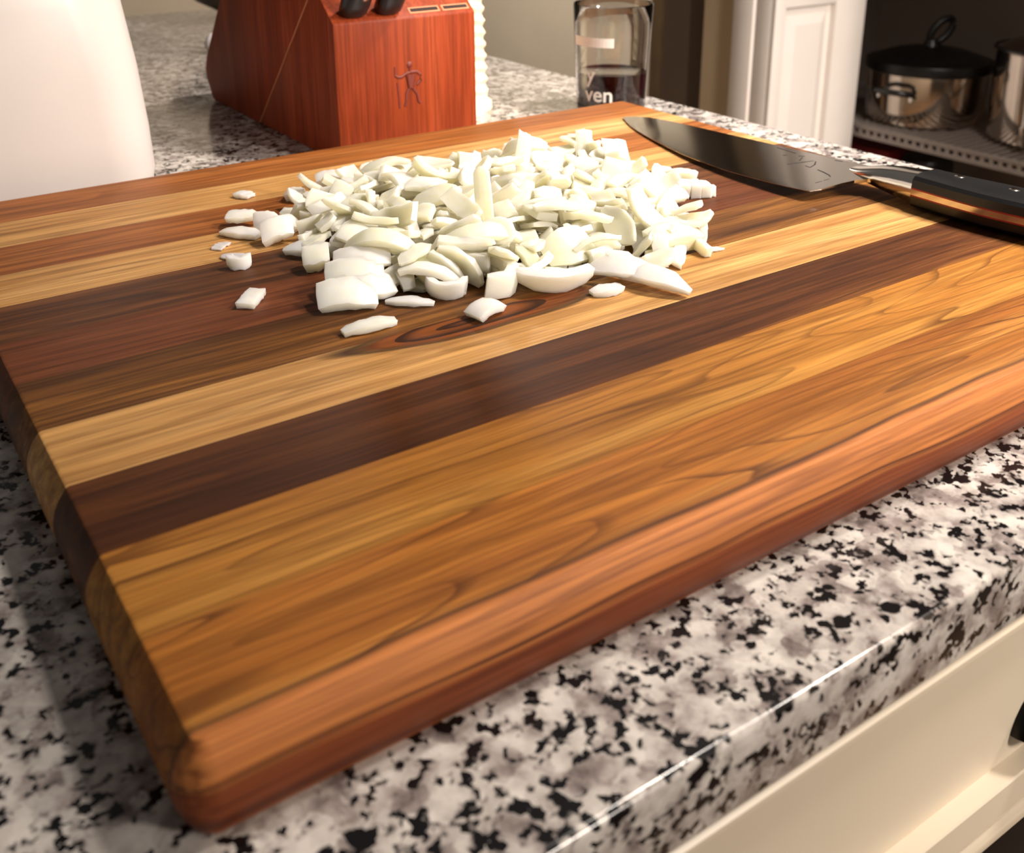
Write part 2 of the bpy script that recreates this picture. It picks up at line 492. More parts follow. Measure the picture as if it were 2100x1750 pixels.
brown = (rgb(74, 42, 22), rgb(110, 66, 36), rgb(150, 98, 54))
planks = [  # from the near edge to the far edge
    ('0', (rgb(148, 86, 36), rgb(178, 112, 46), rgb(206, 148, 78)), 3, dict(rings=6.0, ring_amt=0.9, ring_w=0.065, line_col=rgb(66, 34, 16), heart=(0.0030, rgb(146, 76, 40), rgb(192, 120, 64), rgb(84, 38, 22)))),
    ('1', gold, 12, dict(rings=5.5, ring_amt=0.85, ring_w=0.06, line_col=rgb(84, 44, 14))),
    ('2', dark, 5, dict(rings=3.0, ring_amt=0.5)),
    ('3', light, 7, dict(rings=5.0, ring_amt=0.35, ring_w=0.16, line_col=rgb(120, 78, 38),
                         knot=(0.166, 0.1575, 0.066, 0.0145, rgb(124, 66, 26), rgb(52, 26, 12)))),
    ('4', amber, 9, dict(rings=5.0, ring_amt=0.5, ring_w=0.16, band=(2.0, 70.0))),
    ('5', redb, 14, dict(rings=3.0, ring_amt=0.45)),
    ('6', brown, 17, dict(rings=4.0, ring_amt=0.7, ring_w=0.12, band=(1.6, 60.0), line_col=rgb(30, 18, 14))),
    ('7', light, 21, dict(rings=3.0, ring_amt=0.25, ring_w=0.16, line_col=rgb(140, 92, 46))),
    ('8', orange, 23, dict(rings=5.0, ring_amt=0.6, ring_w=0.13, line_col=rgb(84, 44, 18))),
    ('9', light, 27, dict(rings=3.0, ring_amt=0.25, ring_w=0.16, line_col=rgb(150, 100, 52))),
    ('10', orange, 29, dict(rings=4.0, ring_amt=0.45, ring_w=0.13, line_col=rgb(96, 52, 20))),
]
board = thing('cutting_board', 'thick edge-grain wooden cutting board of light, golden and dark striped planks', 'cutting board')
edges = [-0.05, 0.0886, 0.1771, 0.2678, 0.3580, 0.4485, 0.5390, 0.6293, 0.7202, 0.8118, 0.9047, 1.05]
for i, (nm, cols, seed, kw) in enumerate(planks):
    bm = board_solid()
    a, b = edges[i] * BD, edges[i + 1] * BD
    g = 0.00006
    for y, nrm, side in ((a + g, (0, -1, 0), 1), (b - g, (0, 1, 0), 1)):
        res = bmesh.ops.bisect_plane(bm, geom=bm.verts[:] + bm.edges[:] + bm.faces[:], plane_co=(0, y, 0), plane_no=nrm, clear_outer=True)
        ed = [e for e in res['geom_cut'] if isinstance(e, bmesh.types.BMEdge)]
        if ed: bmesh.ops.contextual_create(bm, geom=ed)
    link('plank', finish(bm, 'plank', 28), wood('board_wood_' + nm, *cols, seed, **kw), board)

# resting places of the chopped onion: mesh, x, y, z, quaternion
PILE = [(39,0.2922,0.1822,0.0174,0.16,-0.74,-0.25,0.60),
 (38,0.1730,0.1924,0.0086,0.43,-0.67,-0.24,-0.56),
 (48,0.2775,0.1892,0.0121,0.17,-0.92,-0.12,0.32),
 (42,0.1884,0.1941,0.0094,0.93,0.29,-0.01,0.25),
 (47,0.2141,0.2038,0.0177,0.45,0.19,-0.87,-0.01),
 (44,0.2703,0.1529,0.0061,0.39,0.42,-0.48,0.66),
 (38,0.2119,0.2284,0.0234,0.88,0.09,0.46,-0.00),
 (12,0.2558,0.1618,0.0058,0.88,0.04,-0.05,0.47),
 (41,0.1849,0.2498,0.0186,0.95,-0.14,0.20,0.20),
 (7,0.1610,0.2491,0.0145,0.20,0.61,-0.50,0.58),
 (29,0.1941,0.1985,0.0179,0.29,0.71,0.32,-0.55),
 (38,0.2946,0.2989,0.0264,0.42,0.13,-0.86,0.25),
 (46,0.3106,0.1743,0.0133,0.62,-0.42,0.55,0.37),
 (42,0.2013,0.2177,0.0177,0.31,0.53,-0.13,-0.78),
 (39,0.2320,0.2825,0.0254,0.45,0.31,0.32,-0.78),
 (46,0.2073,0.1902,0.0063,0.17,-0.74,0.05,-0.65),
 (29,0.3054,0.1670,0.0057,0.99,0.10,-0.00,0.05),
 (48,0.2117,0.2553,0.0226,0.32,-0.46,-0.34,-0.76),
 (32,0.1643,0.2060,0.0082,0.25,0.58,-0.70,0.32),
 (42,0.2542,0.2084,0.0220,0.56,0.49,-0.51,0.43),
 (49,0.1709,0.2057,0.0155,0.33,0.57,-0.43,0.62),
 (37,0.2100,0.2924,0.0216,0.75,0.00,-0.65,-0.06),
 (32,0.2650,0.1982,0.0169,0.74,0.17,-0.63,0.19),
 (44,0.2165,0.2749,0.0233,0.47,0.52,-0.51,0.49),
 (32,0.2145,0.1740,0.0082,0.77,0.22,0.35,-0.48),
 (1,0.2525,0.1719,0.0056,0.43,-0.60,0.38,-0.56),
 (27,0.2384,0.2379,0.0218,0.32,-0.23,0.91,-0.17),
 (38,0.3289,0.2209,0.0145,0.73,-0.28,0.11,0.61),
 (41,0.2245,0.3349,0.0194,0.43,-0.49,-0.52,-0.55),
 (25,0.1819,0.1968,0.0085,0.29,-0.03,0.26,-0.92),
 (32,0.1733,0.2491,0.0191,0.42,-0.38,0.75,0.34),
 (17,0.2337,0.2277,0.0181,0.18,0.46,-0.77,0.40),
 (37,0.2637,0.2563,0.0200,0.08,0.63,-0.77,-0.05),
 (1,0.3226,0.2487,0.0204,0.46,0.23,-0.54,-0.66),
 (20,0.2841,0.2098,0.0199,0.47,0.71,0.26,-0.45),
 (40,0.1648,0.2933,0.0075,0.07,0.74,-0.66,0.12),
 (32,0.2505,0.2342,0.0216,0.30,0.50,-0.53,0.61),
 (28,0.1711,0.2997,0.0139,0.63,-0.13,-0.40,-0.65),
 (32,0.1796,0.2345,0.0153,0.13,0.61,0.05,-0.78),
 (5,0.2467,0.2141,0.0182,0.44,-0.43,0.49,0.62),
 (31,0.1532,0.2193,0.0053,0.08,-0.53,0.01,0.84),
 (21,0.1970,0.2450,0.0187,0.45,0.16,-0.84,0.27),
 (27,0.2523,0.1760,0.0129,0.23,-0.66,-0.52,-0.49),
 (31,0.2404,0.1760,0.0031,0.28,-0.67,0.15,0.67),
 (19,0.2269,0.1905,0.0121,0.62,0.43,0.46,-0.47),
 (35,0.3148,0.2300,0.0201,0.68,-0.31,-0.50,-0.45),
 (15,0.1683,0.1995,0.0016,0.04,-0.70,-0.01,-0.71),
 (44,0.1617,0.2241,0.0074,0.18,0.13,0.22,0.95),
 (10,0.2799,0.1733,0.0064,0.44,0.76,-0.06,-0.47),
 (12,0.2385,0.2678,0.0243,0.83,-0.09,-0.38,-0.41),
 (44,0.2791,0.2423,0.0201,0.06,-0.71,0.54,0.45),
 (31,0.2256,0.1849,0.0073,0.59,0.47,0.58,-0.32),
 (46,0.1739,0.2836,0.0150,0.32,-0.36,0.75,0.44),
 (3,0.1609,0.3127,0.0067,0.49,-0.43,0.56,-0.50),
 (40,0.1940,0.1992,0.0103,0.09,0.03,-0.00,-1.00),
 (36,0.2564,0.1837,0.0102,0.26,0.59,0.29,-0.71),
 (5,0.2968,0.1731,0.0036,0.54,-0.45,0.44,0.57),
 (48,0.2702,0.2776,0.0265,0.23,0.72,0.11,-0.65),
 (38,0.2479,0.1995,0.0047,0.17,-0.69,0.22,0.66),
 (25,0.1525,0.2735,0.0062,0.33,0.58,-0.28,0.69),
 (7,0.3188,0.2705,0.0185,0.56,-0.35,-0.54,-0.53),
 (48,0.1639,0.2536,0.0118,0.52,0.55,0.57,-0.33),
 (46,0.2393,0.3047,0.0247,0.17,0.70,0.18,-0.66),
 (45,0.3085,0.2879,0.0162,0.75,-0.00,0.47,0.46),
 (0,0.2261,0.1723,0.0042,0.27,0.75,-0.08,0.60),
 (10,0.1837,0.3092,0.0163,0.30,-0.46,-0.17,-0.82),
 (28,0.2894,0.1586,0.0034,0.43,-0.51,0.26,0.70),
 (1,0.1695,0.3068,0.0144,0.53,-0.58,-0.10,0.62),
 (45,0.2065,0.1867,0.0136,0.14,-0.51,0.33,0.79),
 (36,0.2651,0.2335,0.0201,0.09,0.52,0.78,-0.35),
 (7,0.2332,0.1837,0.0034,0.27,-0.72,0.10,0.64),
 (16,0.3195,0.2012,0.0097,0.67,-0.04,-0.31,-0.67),
 (14,0.3192,0.2145,0.0186,0.64,0.41,-0.65,0.06),
 (3,0.1538,0.2346,0.0031,0.15,-0.77,-0.08,-0.62),
 (40,0.2339,0.2057,0.0088,0.65,-0.13,-0.73,-0.14),
 (17,0.1609,0.2796,0.0117,0.61,0.62,0.29,-0.41),
 (48,0.3179,0.1834,0.0151,0.60,-0.30,-0.74,0.03),
 (45,0.2539,0.2234,0.0165,0.69,0.11,0.11,-0.71),
 (7,0.2733,0.2461,0.0228,0.57,-0.37,0.72,-0.14),
 (35,0.1791,0.2753,0.0181,0.81,0.06,-0.58,0.04),
 (25,0.3016,0.2785,0.0197,0.55,0.50,0.56,-0.37),
 (0,0.1580,0.2386,0.0079,0.69,0.31,-0.50,0.42),
 (35,0.2691,0.2003,0.0093,0.74,0.16,0.14,0.64),
 (1,0.2556,0.2813,0.0243,0.82,-0.33,0.45,-0.04),
 (13,0.2457,0.2128,0.0118,0.48,-0.63,-0.52,-0.32),
 (2,0.1544,0.2701,0.0026,0.26,0.67,0.17,-0.68),
 (13,0.2107,0.3559,0.0106,0.36,0.51,0.73,-0.28),
 (11,0.3390,0.3083,0.0217,0.41,0.62,-0.44,0.50),
 (36,0.2052,0.2269,0.0141,0.47,-0.72,-0.51,0.00),
 (0,0.1968,0.2789,0.0168,0.38,-0.15,-0.85,-0.33),
 (20,0.1855,0.2916,0.0150,0.57,0.23,-0.79,-0.01),
 (36,0.2466,0.2665,0.0183,0.44,-0.25,0.13,0.85),
 (11,0.2705,0.2092,0.0166,0.14,0.77,0.34,-0.53),
 (30,0.2588,0.2653,0.0264,0.01,-0.72,0.22,0.66),
 (40,0.3426,0.2630,0.0118,0.40,0.76,0.25,-0.45),
 (37,0.1950,0.2345,0.0058,0.02,0.76,-0.65,0.00),
 (13,0.3295,0.3064,0.0174,0.44,0.59,0.45,-0.50),
 (29,0.2335,0.2316,0.0142,0.11,-0.95,-0.24,0.15),
 (6,0.3006,0.2339,0.0184,0.47,-0.34,-0.77,-0.26),
 (42,0.3030,0.2494,0.0182,0.45,0.22,0.75,-0.43),
 (42,0.2226,0.2546,0.0214,0.71,-0.40,0.53,0.23),
 (21,0.3376,0.2619,0.0208,0.56,-0.62,-0.55,-0.10),
 (49,0.1732,0.3397,0.0053,0.01,-0.59,-0.31,0.75),
 (21,0.2601,0.3044,0.0206,0.49,-0.61,-0.18,0.60),
 (28,0.1929,0.2618,0.0205,0.03,-0.58,-0.10,-0.81),
 (15,0.1760,0.2038,0.0016,0.72,0.01,-0.68,0.08),
 (29,0.1882,0.3495,0.0079,0.46,-0.21,0.69,0.52),
 (35,0.1710,0.2345,0.0133,0.17,-0.50,0.29,0.80),
 (44,0.1974,0.3069,0.0165,0.78,0.15,0.46,-0.39),
 (28,0.2379,0.2187,0.0149,0.52,-0.53,-0.62,-0.24),
 (0,0.1675,0.2823,0.0092,0.42,-0.43,-0.65,-0.46),
 (15,0.2224,0.2006,0.0061,0.30,-0.39,-0.62,0.61),
 (25,0.1524,0.2810,0.0047,0.09,0.43,0.89,-0.09),
 (31,0.3015,0.2213,0.0166,0.57,-0.01,-0.82,0.06),
 (13,0.2415,0.2047,0.0067,0.42,0.04,-0.71,0.56),
 (0,0.1719,0.2191,0.0106,0.10,-0.92,-0.13,-0.35),
 (3,0.1972,0.3529,0.0092,0.33,-0.46,0.37,0.73),
 (10,0.3467,0.2894,0.0144,0.75,-0.00,-0.40,-0.53),
 (8,0.2192,0.3189,0.0169,0.52,-0.04,0.57,0.64),
 (23,0.2591,0.1935,0.0117,0.63,-0.23,-0.68,0.31),
 (20,0.1872,0.2807,0.0178,0.13,0.13,0.76,0.62),
 (38,0.1822,0.2255,0.0065,0.63,-0.43,0.64,0.10),
 (23,0.1895,0.2297,0.0144,0.64,0.06,-0.72,0.26),
 (1,0.3469,0.3003,0.0175,0.58,-0.43,0.69,0.07),
 (42,0.2686,0.2711,0.0221,0.71,-0.26,0.62,0.20),
 (47,0.2106,0.2413,0.0130,0.48,0.05,0.72,-0.49),
 (0,0.1966,0.3164,0.0161,0.05,0.81,-0.26,-0.52),
 (48,0.2424,0.2484,0.0151,0.19,-0.12,-0.87,-0.44),
 (17,0.2860,0.3208,0.0165,0.00,0.94,0.21,-0.28),
 (17,0.2848,0.1805,0.0049,0.60,-0.69,0.10,0.40),
 (45,0.3191,0.1815,0.0043,0.64,-0.26,-0.60,-0.40),
 (23,0.2184,0.1800,0.0021,0.47,0.50,0.53,-0.49),
 (11,0.2956,0.2415,0.0155,0.32,-0.53,0.14,0.78),
 (43,0.2118,0.3081,0.0142,0.60,0.30,-0.50,0.55),
 (21,0.2896,0.2283,0.0158,0.29,-0.26,0.92,0.10),
 (11,0.2110,0.3249,0.0142,0.51,-0.02,-0.77,-0.39),
 (18,0.2531,0.1968,0.0100,0.14,-0.21,-0.18,0.95),
 (48,0.2600,0.2885,0.0200,0.73,-0.23,0.47,0.44),
 (11,0.1593,0.2541,0.0044,0.26,0.61,-0.08,0.75),
 (12,0.2830,0.2286,0.0141,0.41,-0.89,-0.16,-0.12),
 (44,0.3001,0.2571,0.0138,0.39,0.37,0.83,0.16),
 (14,0.1628,0.3319,0.0018,0.64,0.33,-0.62,0.30),
 (15,0.3145,0.1944,0.0088,0.55,0.16,0.75,0.33),
 (7,0.2582,0.3104,0.0180,0.10,-0.53,0.62,-0.57),
 (14,0.2667,0.1876,0.0070,0.53,-0.46,-0.41,-0.59),
 (32,0.2828,0.2072,0.0139,0.43,0.74,0.27,-0.44),
 (41,0.3202,0.2577,0.0149,0.86,-0.06,-0.09,0.50),
 (27,0.2714,0.2166,0.0143,0.14,0.55,-0.39,0.73),
 (21,0.1648,0.3038,0.0053,0.40,0.04,-0.00,-0.91),
 (9,0.2045,0.3216,0.0138,0.22,0.91,0.30,-0.16),
 (28,0.3223,0.2838,0.0172,0.27,0.83,-0.38,0.30),
 (1,0.2292,0.2530,0.0180,0.81,-0.24,0.53,-0.07),
 (48,0.1702,0.2609,0.0092,0.65,-0.25,0.64,0.32),
 (46,0.3713,0.3412,0.0095,0.71,0.06,-0.69,-0.13),
 (4,0.2646,0.2170,0.0125,0.38,-0.01,0.22,0.90),
 (18,0.3197,0.2269,0.0174,0.39,0.41,0.21,0.80),
 (27,0.1741,0.2430,0.0066,0.79,-0.30,-0.51,-0.15),
 (35,0.3060,0.2113,0.0129,0.59,0.40,-0.48,0.52),
 (6,0.3120,0.2479,0.0170,0.27,-0.21,0.40,0.85),
 (35,0.2300,0.2016,0.0024,0.21,-0.68,-0.20,-0.67),
 (33,0.1867,0.2449,0.0086,0.07,-0.05,0.24,0.97),
 (26,0.2876,0.1931,0.0063,0.13,-0.54,-0.32,-0.77),
 (30,0.3006,0.2676,0.0154,0.09,-0.67,0.72,0.16),
 (12,0.1668,0.2429,0.0022,0.70,-0.04,-0.71,-0.06),
 (15,0.2541,0.2179,0.0084,0.44,-0.11,0.31,-0.84),
 (18,0.2067,0.3439,0.0092,0.44,0.66,-0.41,0.45),
 (3,0.2116,0.2075,0.0122,0.31,-0.82,0.01,0.48),
 (16,0.1685,0.2630,0.0039,0.63,-0.36,0.37,0.58),
 (33,0.3299,0.2592,0.0163,0.48,0.23,-0.80,0.26),
 (39,0.2694,0.3044,0.0150,0.54,0.16,0.82,0.03),
 (34,0.2432,0.3314,0.0109,0.29,0.93,0.20,0.14),
 (15,0.1883,0.2734,0.0143,0.60,-0.77,0.17,-0.11),
 (14,0.3526,0.2614,0.0084,0.18,0.52,-0.64,0.53),
 (19,0.2567,0.2469,0.0213,0.91,0.08,-0.37,-0.18),
 (33,0.3413,0.3089,0.0155,0.63,0.46,0.57,-0.26),
 (34,0.2808,0.1972,0.0140,0.07,0.94,0.29,-0.17),
 (7,0.1848,0.3206,0.0114,0.86,0.11,-0.34,0.37),
 (26,0.2855,0.2869,0.0215,0.67,0.23,0.62,-0.34),
 (3,0.2016,0.2079,0.0121,0.82,0.17,0.54,-0.06),
 (48,0.2276,0.3337,0.0138,0.03,0.64,-0.15,0.75),
 (49,0.2063,0.2491,0.0166,0.36,0.42,0.08,-0.83),
 (19,0.1642,0.2161,0.0057,0.21,-0.89,0.34,0.23),
 (24,0.2964,0.3118,0.0170,0.24,0.54,0.08,-0.80),
 (31,0.2038,0.1971,0.0027,0.51,0.50,0.50,-0.50),
 (24,0.2907,0.2366,0.0093,0.34,0.60,-0.71,-0.13),
 (3,0.2336,0.3423,0.0118,0.81,-0.13,0.54,0.20),
 (40,0.2397,0.2828,0.0144,0.53,0.32,0.78,0.08),
 (49,0.1997,0.2398,0.0127,0.67,-0.22,-0.70,0.05),
 (14,0.3310,0.2864,0.0172,0.14,0.41,0.77,-0.47),
 (34,0.2592,0.1801,0.0022,0.50,0.51,-0.49,0.50),
 (35,0.1955,0.2474,0.0071,0.06,0.26,0.89,-0.36),
 (14,0.2551,0.1893,0.0039,0.31,-0.73,0.41,0.46),
 (28,0.3155,0.2973,0.0171,0.36,0.34,-0.84,0.22),
 (6,0.2259,0.3610,0.0098,0.79,-0.23,-0.42,-0.38),
 (49,0.3408,0.2762,0.0138,0.73,0.37,-0.54,0.19),
 (19,0.2811,0.1651,0.0038,0.52,-0.34,0.73,0.28),
 (34,0.1962,0.2528,0.0107,0.46,0.45,0.14,-0.75),
 (2,0.1841,0.2578,0.0091,0.79,-0.08,0.61,-0.01),
 (49,0.2702,0.1665,0.0023,0.66,-0.18,0.71,0.14),
 (7,0.3598,0.2947,0.0099,0.90,0.35,-0.12,0.23),
 (30,0.2394,0.2757,0.0189,0.39,-0.52,-0.73,-0.22),
 (43,0.1757,0.3142,0.0116,0.20,-0.67,-0.07,-0.71),
 (28,0.2602,0.2105,0.0019,0.03,-0.70,0.02,0.71),
 (43,0.2680,0.2245,0.0067,0.07,0.70,-0.67,0.24),
 (15,0.1792,0.2401,0.0054,0.56,0.73,-0.07,-0.40),
 (48,0.2375,0.3016,0.0148,0.78,-0.42,-0.44,0.15),
 (25,0.3361,0.2404,0.0129,0.53,0.30,0.27,-0.75),
 (16,0.2651,0.2105,0.0045,0.25,0.47,0.31,-0.79),
 (6,0.3008,0.3121,0.0207,0.40,-0.20,0.89,-0.03),
 (15,0.2967,0.1956,0.0100,0.05,-0.97,0.22,0.06),
 (17,0.2738,0.1896,0.0017,0.69,0.12,-0.70,0.15),
 (49,0.3005,0.2163,0.0047,0.12,0.89,0.08,-0.43),
 (47,0.2440,0.2326,0.0058,0.35,0.48,-0.10,0.80),
 (28,0.2224,0.2437,0.0067,0.21,0.87,0.42,-0.16),
 (19,0.2885,0.2519,0.0187,0.70,0.08,-0.58,0.40),
 (5,0.2177,0.3297,0.0075,0.30,0.57,-0.36,0.67),
 (22,0.2866,0.2855,0.0163,0.70,0.20,-0.64,0.23),
 (15,0.3072,0.2824,0.0159,0.22,-0.59,0.36,-0.69),
 (24,0.2237,0.2356,0.0120,0.31,-0.39,0.77,0.40),
 (45,0.1725,0.2829,0.0052,0.38,0.65,0.12,-0.65),
 (0,0.2356,0.2387,0.0112,0.16,-0.20,0.70,-0.67),
 (43,0.2149,0.2608,0.0071,0.46,-0.48,-0.01,0.75),
 (17,0.3154,0.2155,0.0125,0.63,0.47,0.57,0.25)]
